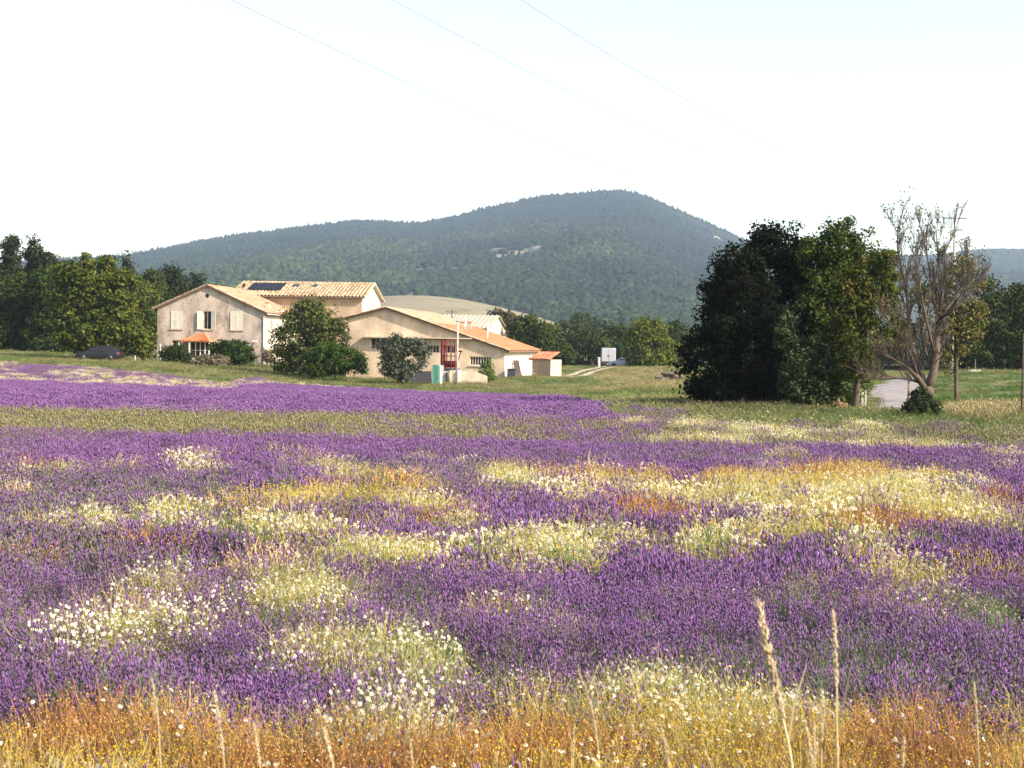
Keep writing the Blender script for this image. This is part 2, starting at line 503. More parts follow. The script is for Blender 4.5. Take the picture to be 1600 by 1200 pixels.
def mountain_mat():
    def b(n, p):
        at = nd(n, 'ShaderNodeAttribute', attribute_name='Col')
        ns = nd(n, 'ShaderNodeTexNoise', Scale=.03, Detail=10.0, Roughness=.8)
        n.links.new(coords(n), ns.inputs['Vector'])
        sh = ramp(n, ns.outputs[0], [(.35, (.03, .037, .022)), (.6, (.05, .055, .032)), (.8, (.11, .10, .065))])
        rk = ramp(n, ns.outputs[0], [(.40, (.10, .085, .055)), (.60, (.42, .36, .27))])
        sp = n.nodes.new('ShaderNodeSeparateColor'); n.links.new(at.outputs['Color'], sp.inputs[0])
        m1 = nd(n, 'ShaderNodeMix', data_type='RGBA'); n.links.new(sp.outputs[0], m1.inputs[0]); n.links.new(sh, m1.inputs[6]); n.links.new(rk, m1.inputs[7])
        n.links.new(m1.outputs[2], p.inputs['Base Color']); p.inputs['Roughness'].default_value = 1
    return mat('mountain_scrub_and_rock', b)


mm = mountain_mat()
# bare pale scars: (px, py, rx, ry)
scars = []
for px, py, rx, ry in [(775, 404, 14, 3.5), (800, 397, 20, 3), (828, 391, 15, 3), (690, 416, 16, 2), (705, 413, 10, 2), (722, 412, 8, 2), (655, 423, 9, 2), (884, 365, 3, 4),
                       (640, 462, 9, 2), (1098, 363, 14, 2.5), (1120, 370, 8, 2), (1082, 449, 6, 3), (683, 366, 5, 2)]:
    D = mt1.hit(px, py)
    if D is None: continue
    Da = mt1.hit(px, py + ry) or D - 30; Db = mt1.hit(px, py - ry) or D + 30
    u = (px - 800) / FPX
    scars.append((u * D, D, rx / FPX * D * 1.25, max(34, (Db - Da) / 1.6)))


def scar_w(X, Y):
    w = np.zeros(np.shape(X)); nx = (fbm(X, Y, 45, 40) - .5) + .9 * (vnoise(X, Y, 13, 41) - .42)
    for a, b, ra, rb in scars:
        d = np.hypot((X - a) / ra, (Y - b) / rb)
        w = np.maximum(w, 1 - ss(d + nx * 1.9, .75, 1.05))
    return w


for hf in (mt1, mt2):
    wsc = scar_w(hf.V[:, 0], hf.V[:, 1]) if hf is mt1 else np.zeros(len(hf.V))
    o = link('mountain', np_mesh('mountain', hf.V, [hf.F], np.stack([wsc, wsc, wsc], 1), smooth=True), mm); tag(o, kind='structure')

# dry grassy hill behind the farm
profh = [(-900, 580), (150, 548), (200, 541), (350, 520), (430, 496), (500, 476), (560, 465), (600, 462), (650, 461), (700, 464), (750, 473), (800, 485), (850, 498), (880, 509), (930, 526), (1000, 560), (1100, 590), (2400, 640)]
hill = HF('hill', profh, 260, 520, 700, 1.0, 51, 1.5, nu=260, nv=60)


def hill_b(n, p):
    co = coords(n)
    mp = nd(n, 'ShaderNodeMapping'); mp.inputs['Scale'].default_value = (.03, .07, .6); n.links.new(co, mp.inputs['Vector'])
    n1 = nd(n, 'ShaderNodeTexNoise', Scale=1.0, Detail=8.0, Roughness=.6); n.links.new(mp.outputs[0], n1.inputs['Vector'])
    n2 = nd(n, 'ShaderNodeTexNoise', Scale=.35, Detail=6.0, Roughness=.7); n.links.new(co, n2.inputs['Vector'])
    mx = nd(n, 'ShaderNodeMath', operation='MULTIPLY_ADD'); mx.inputs[1].default_value = .55; n.links.new(n2.outputs[0], mx.inputs[0]); n.links.new(n1.outputs[0], mx.inputs[2])
    n.links.new(ramp(n, mx.outputs[0], [(.5, (.06, .065, .03)), (.62, (.13, .12, .065)), (.68, (.19, .165, .095)), (.85, (.25, .205, .13))]), p.inputs['Base Color']); p.inputs['Roughness'].default_value = 1
    bp = nd(n, 'ShaderNodeBump', Strength=.8, Distance=1.0); n.links.new(mx.outputs[0], bp.inputs['Height']); n.links.new(bp.outputs[0], p.inputs['Normal'])


o = link('hill', np_mesh('hill', hill.V, [hill.F], smooth=True), mat('dry_grass_hill', hill_b)); tag(o, kind='structure')


# ------------------------------------------------------------------ scattering by geometry nodes (stuff only)
def scatter(name, protos, pts, rot, scl, pick, label, cat, extra_rot=None):
    """points carry rot/scale/pick; the geometry of the proto meshes is instanced on them"""
    me = bpy.data.meshes.new(name)
    me.vertices.add(len(pts)); me.vertices.foreach_set('co', np.asarray(pts, np.float32).ravel())
    a = me.attributes.new('rotv', 'FLOAT_VECTOR', 'POINT'); a.data.foreach_set('vector', np.asarray(rot, np.float32).ravel())
    a = me.attributes.new('sclv', 'FLOAT_VECTOR', 'POINT'); a.data.foreach_set('vector', np.asarray(scl, np.float32).ravel())
    a = me.attributes.new('pickv', 'INT', 'POINT'); a.data.foreach_set('value', np.asarray(pick, np.int32))
    o = bpy.data.objects.new(name, me); COL.objects.link(o)
    ng = bpy.data.node_groups.new(name + '_scatter', 'GeometryNodeTree')
    ng.interface.new_socket('Geometry', in_out='INPUT', socket_type='NodeSocketGeometry')
    ng.interface.new_socket('Geometry', in_out='OUTPUT', socket_type='NodeSocketGeometry')
    N, L = ng.nodes, ng.links
    gi = N.new('NodeGroupInput'); go = N.new('NodeGroupOutput'); iop = N.new('GeometryNodeInstanceOnPoints')
    jn = N.new('GeometryNodeJoinGeometry')
    for pm in reversed(protos):
        po = bpy.data.objects.new(pm.name, pm)      # never linked to the scene
        oi = N.new('GeometryNodeObjectInfo'); oi.inputs['Object'].default_value = po
        gti = N.new('GeometryNodeGeometryToInstance'); L.new(oi.outputs['Geometry'], gti.inputs[0]); L.new(gti.outputs[0], jn.inputs[0])
    def na(nm, ty):
        x = N.new('GeometryNodeInputNamedAttribute'); x.data_type = ty; x.inputs['Name'].default_value = nm
        return [s for s in x.outputs if s.enabled and s.name == 'Attribute'][0]
    e2r = N.new('FunctionNodeEulerToRotation')
    L.new(na('rotv', 'FLOAT_VECTOR'), e2r.inputs[0]); L.new(e2r.outputs[0], iop.inputs['Rotation'])
    L.new(na('sclv', 'FLOAT_VECTOR'), iop.inputs['Scale']); L.new(na('pickv', 'INT'), iop.inputs['Instance Index'])
    iop.inputs['Pick Instance'].default_value = True
    L.new(gi.outputs[0], iop.inputs['Points']); L.new(jn.outputs[0], iop.inputs['Instance']); L.new(iop.outputs[0], go.inputs[0])
    md = o.modifiers.new('scatter', 'NODES'); md.node_group = ng
    return tag(o, label, cat, kind='stuff')


def rot_scale(n, tilt=.12, s0=.8, s1=1.25, zvar=.15):
    rot = np.stack([(rs.rand(n) - .5) * 2 * tilt, (rs.rand(n) - .5) * 2 * tilt, rs.rand(n) * 2 * pi], 1)
    s = s0 + rs.rand(n) * (s1 - s0)
    return rot, np.stack([s, s, s * (1 + (rs.rand(n) - .5) * 2 * zvar)], 1)


# forest canopy pieces for the mountains
def ico(sub=1):
    bm = bmesh.new(); bmesh.ops.create_icosphere(bm, subdivisions=sub, radius=1)
    V = np.array([v.co[:] for v in bm.verts]); F = np.array([[v.index for v in f.verts] for f in bm.faces]); bm.free()
    return V, F


icoV, icoF = ico(2)
fp = []
for k in range(6):
    V = icoV.copy(); nn = 1 + .35 * (rs.rand(len(V)) - .5); V = V * nn[:, None] * np.array([4.6, 4.6, 4.2]) + np.array([0, 0, 3.0])
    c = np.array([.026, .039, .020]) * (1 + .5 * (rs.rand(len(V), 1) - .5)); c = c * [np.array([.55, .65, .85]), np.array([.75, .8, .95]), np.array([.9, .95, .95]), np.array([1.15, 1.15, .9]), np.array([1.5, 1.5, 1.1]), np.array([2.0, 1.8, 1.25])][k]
    m_ = np_mesh('canopy_piece', V, [icoF], c); m_.materials.append(MT['forest']); fp.append(m_)
for k in range(3):
    a = np.linspace(0, 2 * pi, 8)[:-1]; V = [[0, 0, 12.5]]; F = []
    for lvl, (r_, z_) in enumerate([(1.1, 9), (2.4, 5), (3.4, 1)]):
        for t in a: V.append([cos(t) * r_ * (.8 + .4 * rs.rand()), sin(t) * r_ * (.8 + .4 * rs.rand()), z_ + rs.rand()])
    for i in range(7): F.append([0, 1 + i, 1 + (i + 1) % 7])
    F2 = []
    for l in range(2):
        for i in range(7): F2.append([1 + l * 7 + i, 8 + l * 7 + i, 8 + l * 7 + (i + 1) % 7, 1 + l * 7 + (i + 1) % 7])
    m_ = np_mesh('conifer_piece', V, [np.array(F), np.array(F2)], np.broadcast_to(np.array([.022, .03, .02]), (22, 3))); m_.materials.append(MT['forest']); fp.append(m_)


def forest_points(hf, n, D0, D1, u0, u1):
    D = np.sqrt(rs.rand(n) * (D1 ** 2 - D0 ** 2) + D0 ** 2); u = u0 + rs.rand(n) * (u1 - u0)
    X = u * D; Y = D; Z = hf.z(u, D)
    dens = np.clip((fbm(X, Y, 160, 60) - .30) * 5, .25, 1)
    keep = rs.rand(n) < dens * (1 - np.clip(sum(scar_w(X, Y + k_) for k_ in (0, 14, 28, 42)), 0, 1) * .97)
    return np.stack([X, Y, Z], 1)[keep]


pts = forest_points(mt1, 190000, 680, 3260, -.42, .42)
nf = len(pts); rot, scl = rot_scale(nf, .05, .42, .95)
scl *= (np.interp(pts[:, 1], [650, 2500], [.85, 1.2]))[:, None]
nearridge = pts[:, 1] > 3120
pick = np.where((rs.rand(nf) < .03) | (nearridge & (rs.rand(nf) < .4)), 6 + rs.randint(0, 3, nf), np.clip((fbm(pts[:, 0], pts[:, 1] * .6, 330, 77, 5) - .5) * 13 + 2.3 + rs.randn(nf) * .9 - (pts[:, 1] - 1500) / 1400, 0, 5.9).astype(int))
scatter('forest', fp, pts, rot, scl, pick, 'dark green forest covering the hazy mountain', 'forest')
pts = forest_points(mt2, 45000, 2200, 3960, .2, .46)
rot, scl = rot_scale(len(pts), .05, .7, 1.2)
scatter('forest', fp, pts, rot, scl, rs.randint(0, 6, len(pts)), 'hazy forest covering the lower far ridge at the right edge', 'forest')


# ------------------------------------------------------------------ herb prototypes
def ribbons(geo, base, tip, width, col, bend=.0, colv=.25):
    n = len(base); base = np.asarray(base); tip = np.asarray(tip)
    mid = (base + tip) / 2 + (rs.rand(n, 3) - .5) * bend
    d = tip - base; a = rs.rand(n) * 2 * pi
    s = np.stack([np.cos(a), np.sin(a), np.zeros(n)], 1) * (np.asarray(width).reshape(-1, 1) / 2)
    V = np.stack([base - s, base + s, mid - s, mid + s, tip - s * .3, tip + s * .3], 1)
    i = np.arange(n)[:, None] * 6
    F = np.concatenate([i + [0, 1, 3, 2], i + [2, 3, 5, 4]])
    c = np.asarray(col) * (1 + (rs.rand(n, 1) - .5) * 2 * colv)
    geo.add(V.reshape(-1, 3), F, np.repeat(c, 6, 0))


def spindles(geo, base, d, L, r, col, colv=.3, bulge=.4, huev=0):
    """four-sided pointed bodies: flower spikes, buds, seed heads"""
    n = len(base); d = d / np.linalg.norm(d, axis=1, keepdims=True)
    a = np.cross(d, np.array([.3, .2, 1.0])); a /= np.linalg.norm(a, axis=1, keepdims=True) + 1e-9; b = np.cross(d, a)
    L = np.broadcast_to(L, (n,))[:, None]; r = np.broadcast_to(r, (n,))[:, None]
    m = base + d * L * bulge
    V = np.stack([base, m + a * r, m + b * r, m - a * r, m - b * r, base + d * L], 1)
    i = np.arange(n)[:, None] * 6
    F = np.concatenate([i + x for x in ([0, 2, 1], [0, 3, 2], [0, 4, 3], [0, 1, 4], [5, 1, 2], [5, 2, 3], [5, 3, 4], [5, 4, 1])])
    c = np.asarray(col) * (1 + (rs.rand(n, 1) - .5) * 2 * colv)
    if huev: c = c * (1 + (rs.rand(n, 3) - .5) * 2 * huev)
    geo.add(V.reshape(-1, 3), F, np.repeat(c, 6, 0))


def daisies(geo, pos, nrm, r, petal, centre, n_p=7):
    n = len(pos); nrm = nrm / np.linalg.norm(nrm, axis=1, keepdims=True)
    a = np.cross(nrm, np.array([.9, .1, .2])); a /= np.linalg.norm(a, axis=1, keepdims=True); b = np.cross(nrm, a)
    r = np.broadcast_to(r, (n,))[:, None]
    ph = rs.rand(n, 1) * 6.28
    for k in range(n_p):
        t = 2 * pi * k / n_p + ph; hw = .36
        f = lambda tt, rr, z: pos + (a * np.cos(tt) + b * np.sin(tt)) * r * rr + nrm * r * z
        V = np.stack([f(t, .15, 0), f(t - hw, .85, -.12), f(t, 1.05, -.2), f(t + hw, .85, -.12)], 1)
        c = np.asarray(petal) * (1 + (rs.rand(n, 1) - .5) * .16)
        geo.add(V.reshape(-1, 3), np.arange(n)[:, None] * 4 + [0, 1, 2, 3], np.repeat(c, 4, 0))
    spindles(geo, pos - nrm * r * .15, nrm, (r * .75)[:, 0], (r * .42)[:, 0], centre, .15, .5)


def radial(n, spread, h0, h1, splay, power=.6):
    """stems fanning from a tuft's root: base and tip points"""
    a = rs.rand(n) * 2 * pi; q = rs.rand(n) ** power
    base = np.stack([np.cos(a) * q * spread * .45, np.sin(a) * q * spread * .45, np.zeros(n)], 1)
    h = h0 + rs.rand(n) * (h1 - h0)
    h = h * (1 - .30 * q ** 2)
    jx = (rs.rand(n, 2) - .5) * .12
    tip = np.stack([base[:, 0] + np.cos(a) * q * splay + jx[:, 0], base[:, 1] + np.sin(a) * q * splay + jx[:, 1], h], 1)
    return base, tip


PURP = np.array([.215, .108, .250]); LSTEM = np.array([.20, .175, .15]); LLEAF = np.array([.115, .115, .08])


def lav_proto(nm, n, lod, rich=1.0):
    g_ = Geo(); b, t = radial(n, .36, .27, .46, .26)
    wst = [.0035, .006, .014][lod]
    d = t - b; d += (rs.rand(n, 3) - .5) * .42; d /= np.linalg.norm(d, axis=1, keepdims=True)
    if lod < 2: ribbons(g_, b, t, wst, LSTEM, .05)
    m = int(n * [1.0, .9, .5][lod]); b2, t2 = radial(m, .38, .12, .36, .24)
    ribbons(g_, b2, t2, [.008, .014, .035][lod], LLEAF, .05)
    k = rs.rand(n) < rich
    tt, dd = t[k], d[k]; L = .045 + rs.rand(len(tt)) * .045
    if lod == 0:
        # whorls: lower pair stands apart, upper mass tight
        spindles(g_, tt - dd * .035, dd, .018, .0058, PURP, .3, .5, .12)
        spindles(g_, tt - dd * .012, dd, L * .45, .0072, PURP, .3, .45, .12)
        spindles(g_, tt + dd * (L * .3)[:, None], dd, L * .75, .0062, PURP * 1.08, .3, .35, .12)
    else:
        spindles(g_, tt - dd * .02, dd, L * [1, 1.15, 1.5][lod], [.0, .0085, .0155][lod], PURP, .32, .45, .1)
    if rich < .8:
        kk = ~k; spindles(g_, t[kk], d[kk], .05, [.004, .007, .014][lod], LSTEM * 1.1, .3)
    m_ = g_.mesh(nm); m_.materials.append(MT['herb']); return m_


WHITE = np.array([.80, .78, .68]); YEL = np.array([.78, .52, .03]); GOLD = np.array([.55, .31, .06])
HERB = np.array([.20, .22, .07]); STRAW = np.array([.50, .34, .13]); RUST = np.array([.34, .17, .065]); FRESH = np.array([.12, .155, .06])


def chamo_proto(nm, kind, lod):
    g_ = Geo()
    spec = dict(W=(120, .82, HERB * 1.1 + STRAW * .3, .10), V=(120, .55, HERB + STRAW * .5, .35), Y=(150, .07, HERB * .5 + STRAW * .7, .5), O=(110, .03, RUST, .6), T=(110, .3, STRAW, .35))[kind]
    n, white, fol, _ = spec
    n = int(n * [1.9, 1.25, .8][lod])
    b, t = radial(n, .44, .26, .50, .22, .5)
    t[:, 2] += (rs.rand(n) - .5) * .06
    ribbons(g_, b * .4 + t * .6, t, [.003, .005, .012][lod], fol, .06, .3)
    nf_ = int([420, 240, 90][lod] * (1.5 if kind == 'O' else 1)); b2, t2 = radial(nf_, .48, .14, .46, .24, .5)
    st = b2 * 1.0; st[:, 2] = rs.rand(nf_) * .25
    ribbons(g_, b2 * .28 + t2 * .72 + (rs.rand(nf_, 3) - .5) * .1, t2 + (rs.rand(nf_, 3) - .5) * .26, [.004, .008, .022][lod], fol, .06, .35)
    up = (t - b) * .3 + np.array([.42, -.5, .5]) + (rs.rand(n, 3) - .5) * .7
    kw = rs.rand(n) < white
    r_ = [.0100, .0150, .026][lod]
    if kw.any():
        if lod < 2: daisies(g_, t[kw], up[kw], r_ * (.75 + .5 * rs.rand(kw.sum())), WHITE, YEL, 7 if lod == 0 else 5)
        else: spindles(g_, t[kw], up[kw], .02, r_ * 1.0, WHITE * .95, .12, .6)
    ky = ~kw
    cc = {'O': RUST * .6 + GOLD * .8, 'Y': YEL * .9, 'V': YEL * .8 + .1, 'W': YEL, 'T': STRAW * 1.25}[kind]
    if kind == 'T': cc = WHITE * np.array([.85, .72, .5])
    spindles(g_, t[ky], up[ky], [.010, .014, .026][lod], [.0055, .008, .016][lod], cc, .25, .5, .06)
    m_ = g_.mesh(nm); m_.materials.append(MT['petal']); return m_


def green_proto(nm, col, lod, h=.75, n=26):
    h = h * .82; g_ = Geo(); b, t = radial(n, .26, h * .6, h, .14)
    ribbons(g_, b, t, [.004, .007, .016][lod], col, .05)
    k = [22, 12, 5][lod]
    for i in range(k):
        q = .3 + .7 * rs.rand(n, 1); p0 = b + (t - b) * q
        e = p0 + np.stack([(rs.rand(n) - .5) * .10, (rs.rand(n) - .5) * .10, rs.rand(n) * .07 - .01], 1)
        ribbons(g_, p0, e, [.005, .009, .022][lod], col * 1.1, .02, .35)
    m_ = g_.mesh(nm); m_.materials.append(MT['herb']); return m_


def grass_proto(nm, col, tipcol, h, n, wd, spread=.5, heads=0):
    g_ = Geo(); b, t = radial(n, spread * 1.6, h * .5, h, .14, .5)
    b[:, :2] += (rs.rand(n, 2) - .5) * spread; t[:, :2] += b[:, :2] * .7 + (rs.rand(n, 2) - .5) * h * .4
    mixc = rs.rand(n, 1); c = np.asarray(col) * (1 - mixc) + np.asarray(tipcol) * mixc
    ribbons(g_, b, t, wd, c, h * .2, .2)
    if heads:
        k = rs.choice(n, heads, replace=False); spindles(g_, t[k], t[k] - b[k], .10, wd * 1.1, np.asarray(tipcol) * 1.15, .2)
    m_ = g_.mesh(nm); m_.materials.append(MT['herb']); return m_


LAV = [[lav_proto('lavender_piece', [105, 90, 90][l], l, r) for r in (1, .95, .9, 1, .5, .3)] for l in range(3)]
CH = {k: [[chamo_proto('chamomile_piece', k, l) for _ in range(3)] for l in range(3)] for k in 'WVYOT'}
GR = [[green_proto('weed_piece', c, l, hh) for c, hh in ((FRESH, .75), (FRESH * np.array([1.25, 1.1, 1.1]), .6), (np.array([.17, .19, .10]), .65))] for l in range(3)]
OLIVE = [[grass_proto('olive_piece', np.array([.15, .145, .06]) * m_, np.array([.225, .20, .10]) * m_, .40, 170, wd_, .5, 30) for m_ in (.85, 1, 1.15)] for wd_ in (.008, .012, .02)]


# ------------------------------------------------------------------ the field: patches laid on the ground
def patch(px, py, rx, ry, w_=1.0):
    """an elliptic patch of the field, in metres"""
    D = (CAMZ - .5) * FPX / (py - HOR(px)); Df = (CAMZ - .5) * FPX / (py - ry - HOR(px)); Dn = (CAMZ - .5) * FPX / (py + ry - HOR(px))
    return ((px - 800) / FPX * D, (Df + Dn) / 2 + .1, rx / FPX * D * .92, (Df - Dn) / 2 * .92, w_)


PATCH = {
    'W': [(190, 965, 70, 20), (245, 985, 60, 16, .8), (130, 990, 30, 10), (600, 1005, 62, 20), (560, 975, 40, 14, .8), (640, 1030, 45, 18), (450, 1008, 80, 10, .8), (490, 905, 75, 20), (440, 888, 60, 10), (540, 860, 75, 18),
          (640, 858, 55, 18), (590, 845, 70, 14), (400, 825, 60, 14, .7), (430, 805, 50, 18), (500, 815, 40, 12), (300, 815, 50, 10, .8), (250, 795, 30, 10), (235, 775, 30, 8, .6), (140, 805, 45, 8, .7), (60, 830, 40, 10, .6), (20, 728, 34, 4), (105, 728, 26, 4),
          (302, 726, 34, 5), (525, 720, 28, 4), (435, 695, 14, 5), (700, 808, 40, 10, .9), (615, 797, 30, 7, .8), (760, 850, 70, 16), (830, 860, 70, 18), (870, 835, 60, 13), (940, 828, 50, 12), (1050, 835, 90, 10), (1130, 838, 60, 9, .9), (800, 745, 40, 12, .9), (700, 860, 50, 12),
          (1220, 780, 130, 22, .9), (1100, 768, 110, 14, .8), (1450, 770, 90, 16, .9), (1380, 785, 80, 12, .8), (1500, 745, 90, 12, .8), (1250, 830, 60, 12, .8), (1390, 835, 50, 9, .7), (1430, 885, 60, 20, .6), (1490, 915, 30, 10, .7), (1540, 935, 30, 8, .5), (1580, 945, 26, 24, .7),
          (930, 985, 45, 7, .7), (890, 975, 45, 8, .6), (1230, 790, 60, 10), (1110, 1058, 110, 20, 1.2), (1170, 1072, 100, 26, 1.2), (1260, 1085, 80, 18), (1040, 1070, 60, 18, .7), (290, 1095, 50, 22), (330, 1118, 25, 10), (590, 1115, 70, 18, .6), (640, 1090, 30, 8, .7), (80, 1165, 60, 14, .7), (20, 1110, 30, 14, .7),
          (200, 1078, 60, 6, .8), (430, 1078, 70, 5, .6), (600, 1170, 40, 12, .5), (930, 755, 40, 9, .7), (1000, 745, 40, 8, .6), (1420, 930, 30, 8, .3), (350, 725, 14, 4, .6), (1215, 705, 12, 3, .8), (60, 900, 50, 6, .4), (250, 885, 60, 6, .4), (1200, 905, 40, 8, .4)],
    'V': [(580, 850, 100, 12, .3), (430, 820, 50, 10, .3), (1100, 770, 150, 18, .7), (1330, 760, 200, 26, .8), (1480, 780, 130, 30, .7), (700, 785, 50, 10, .8), (900, 775, 60, 14, .8), (1550, 800, 60, 14), (1130, 975, 50, 12, .6), (1200, 815, 110, 14, .7), (1090, 805, 50, 10, .5), (950, 760, 120, 22, .5),
          (820, 735, 40, 8), (600, 738, 44, 12, .8), (520, 765, 60, 8), (1450, 890, 60, 18, .5), (1040, 1110, 100, 30, .6), (1180, 1110, 130, 30, .7), (560, 1140, 100, 30, .6), (90, 1090, 90, 12, .6)],
    'Y': [(560, 768, 70, 10), (480, 772, 50, 8), (650, 755, 60, 6), (400, 775, 40, 8, .8), (1100, 745, 250, 12, .6), (1400, 735, 190, 9, .7), (970, 790, 60, 12, .5), (1250, 815, 80, 12, .5), (1480, 805, 90, 10, .6), (430, 1110, 80, 24), (370, 1140, 60, 40, .7), (880, 1100, 80, 26), (960, 1120, 50, 22, .7), (1100, 1110, 120, 36, .8), (1250, 1130, 140, 40, .8),
          (1450, 1100, 140, 22, .8), (1560, 1130, 60, 50, .9), (60, 1110, 80, 26, .8), (200, 1080, 90, 12, .7), (520, 1100, 60, 20, .6), (700, 1120, 40, 20, .4), (500, 1180, 400, 24, .25), (1200, 1180, 400, 24, .3), (160, 1190, 160, 14, .5), (250, 1150, 60, 30, .5)],
    'O': [(237, 834, 36, 9), (20, 845, 40, 9, .9), (60, 860, 40, 6, .5), (925, 745, 55, 11), (545, 800, 50, 8, .7), (690, 795, 50, 10, .5), (1090, 738, 100, 8, .9), (1250, 738, 90, 8), (960, 775, 50, 8, .8), (1300, 800, 90, 12, .7), (1450, 808, 120, 10, .7), (1590, 775, 30, 14), (1000, 790, 80, 10, .6), (600, 745, 40, 8, .5), (1380, 790, 40, 10, .5),
          (165, 1115, 110, 34), (120, 1140, 80, 30, .8), (460, 1160, 110, 34, .8), (780, 1145, 130, 44), (720, 1180, 90, 30), (850, 1130, 50, 20, .7), (1000, 1150, 90, 30, .8), (1480, 1125, 120, 40), (1420, 1150, 90, 34, .8), (250, 1180, 120, 20, .6), (1250, 1160, 120, 24, .5), (30, 1190, 60, 12, .7)],
    'G': [(145, 1058, 46, 16), (232, 1075, 22, 34), (110, 1050, 40, 12, .6), (750, 1000, 60, 34, .75), (690, 985, 30, 14), (760, 1030, 50, 22, .7), (1250, 1030, 110, 18, .9), (1400, 1015, 60, 26, .7), (1330, 990, 40, 20, .5), (30, 1035, 50, 26, .4), (345, 803, 30, 10, .7), (1350, 872, 14, 8), (120, 1000, 60, 22, .3),
          (930, 1025, 80, 20, .4), (1560, 1070, 50, 16, .6), (180, 765, 80, 12, .4), (60, 780, 60, 14, .3), (1100, 950, 80, 14, .3), (1590, 900, 30, 40, .4), (1430, 920, 60, 14, .4), (660, 905, 40, 30, .3), (420, 950, 60, 30, .3), (850, 935, 50, 25, .35)],
}
PATCH = {k: [patch(*a) for a in v] for k, v in PATCH.items()}


def weights(X, Y):
    sx = np.maximum(Y, 6) / 20.0
    nx = (vnoise(X / sx, Y / sx, .9, 11) - .5) + .6 * (vnoise(X / sx, Y / sx, .35, 12) - .5)
    ny = (vnoise(X / sx, Y / sx, .9, 13) - .5) + .6 * (vnoise(X / sx, Y / sx, .35, 14) - .5)
    n3 = (vnoise(X / sx, Y / sx, .22, 18) - .5) * .9
    out = {}
    for k, L in PATCH.items():
        w_ = np.zeros(len(X))
        for a, b, ra, rb, s in L:
            d = np.hypot((X - a) / ra + nx * .55, (Y - b) / rb + ny * .55) + n3
            w_ = np.maximum(w_, s * .88 * (.78 * (1 - ss(d, .55, .95)) + .22 * (1 - ss(d, .8, 1.6))))
        out[k] = w_ * (.55 + .45 * ss(vnoise(X / sx, Y / sx, .28, 15), .25, .5))
    return out


def field_points(D0, D1, per_m2, ulim=.42):
    side = 7.0; A = (D1 - D0) * 2 * (ulim * D1 + side); n = int(A * per_m2)
    D = D0 + rs.rand(n) * (D1 - D0); X = (rs.rand(n) * 2 - 1) * (ulim * D1 + side); k = np.abs(X) < ulim * D + side
    return X[k], D[k]


acc = {k: [] for k in ('lav', 'W', 'V', 'Y', 'O', 'T', 'G', 'OL')}   # (X, Y, lod, size)


def put(k, X, Y, lod, s0, s1):
    if len(X): acc[k].append((X, Y, np.full(len(X), lod), s0 + rs.rand(len(X)) * (s1 - s0)))


for (D0, D1, dens, lod, sz) in ((5.2, 13, 17, 0, 1.0), (13, 30.6, 11, 1, 1.12)):
    X, Y = field_points(D0, D1, dens, .46)
    W_ = weights(X, Y)
    # the weedy strip nearest the road has no gaps of lavender
    front = (1 - ss(Y, 7.5, 8.3)) * .85
    r = rs.rand(len(X)); typ = np.full(len(X), 'L', object)
    tot = sum(W_[k] for k in 'WVYOG'); pw = np.clip(tot, 0, .97)
    low = front * (vnoise(X, Y, .8, 21) > .18)
    pw = np.maximum(pw, low)
    order = rs.rand(len(X)); c0 = np.zeros(len(X))
    isw = r < pw
    ch_ = rs.rand(len(X)) * np.maximum(tot, 1e-6)
    for k in 'WVYOG':
        sel = isw & (ch_ >= c0) & (ch_ < c0 + W_[k]) & (tot > .05); typ[sel] = k; c0 = c0 + W_[k]
    rest = isw & (typ == 'L')
    typ[rest] = rs.choice(['Y', 'O', 'O', 'Y', 'O', 'Y', 'V', 'L', 'W'], rest.sum())
    # lone weeds among the lavender
    lone = (typ == 'L') & (rs.rand(len(X)) < .03 * (Y < 26)); typ[lone] = rs.choice(['W', 'T', 'T', 'G', 'V'], lone.sum()); gg = (typ == 'L') & (vnoise(X, Y, 1.6, 91) > .62) & (rs.rand(len(X)) < .22) & (Y < 22); typ[gg] = 'G'
    olv = (typ == 'L') & (rs.rand(len(X)) < .10 + .25 * (vnoise(X, Y, 1.5, 33) > .66)); 
    for k in 'WVYOGT':
        s = typ == k; put(k, X[s], Y[s], lod, .85 * sz, 1.2 * sz)
        if k in 'WVY':
            s = s & (rs.rand(len(X)) < (.5 if k == 'W' else .4)); put(k, X[s] + (rs.rand(s.sum()) - .5) * .25, Y[s] + (rs.rand(s.sum()) - .5) * .25, lod, .8 * sz, 1.15 * sz)
    s = typ == 'L'; put('lav', X[s], Y[s], lod, .85 * sz, 1.12 * sz)

# olive green strip of unflowered rows
X, Y = field_points(30.9, 41.5, 9, .46)
px = 800 + FPX * X / Y
rr = rs.rand(len(X)); right = ss(px, 850, 1050)
lavm = (rr < .04 + .16 * ss(px, 450, 900) * (1 - ss(px, 1000, 1150))); wm = (~lavm) & (rs.rand(len(X)) < right * .0)
put('lav', X[lavm], Y[lavm], 1, 1, 1.2)
s = ~lavm & (rs.rand(len(X)) > right * .55); put('OL', X[s], Y[s], 1, .9, 1.25)
s = ~lavm & ~s; put('G', X[s], Y[s], 1, .7, 1.0)
X, Y = field_points(39, 53, 8, .46); px = 800 + FPX * X / Y; s = (px > 930) & (rs.rand(len(X)) < .5 + .4 * (vnoise(X, Y, 2.5, 8) > .5)) & ~((np.abs(px - 1402) < 42) & (Y > 49)); put('G', X[s], Y[s], 1, .45, .75)
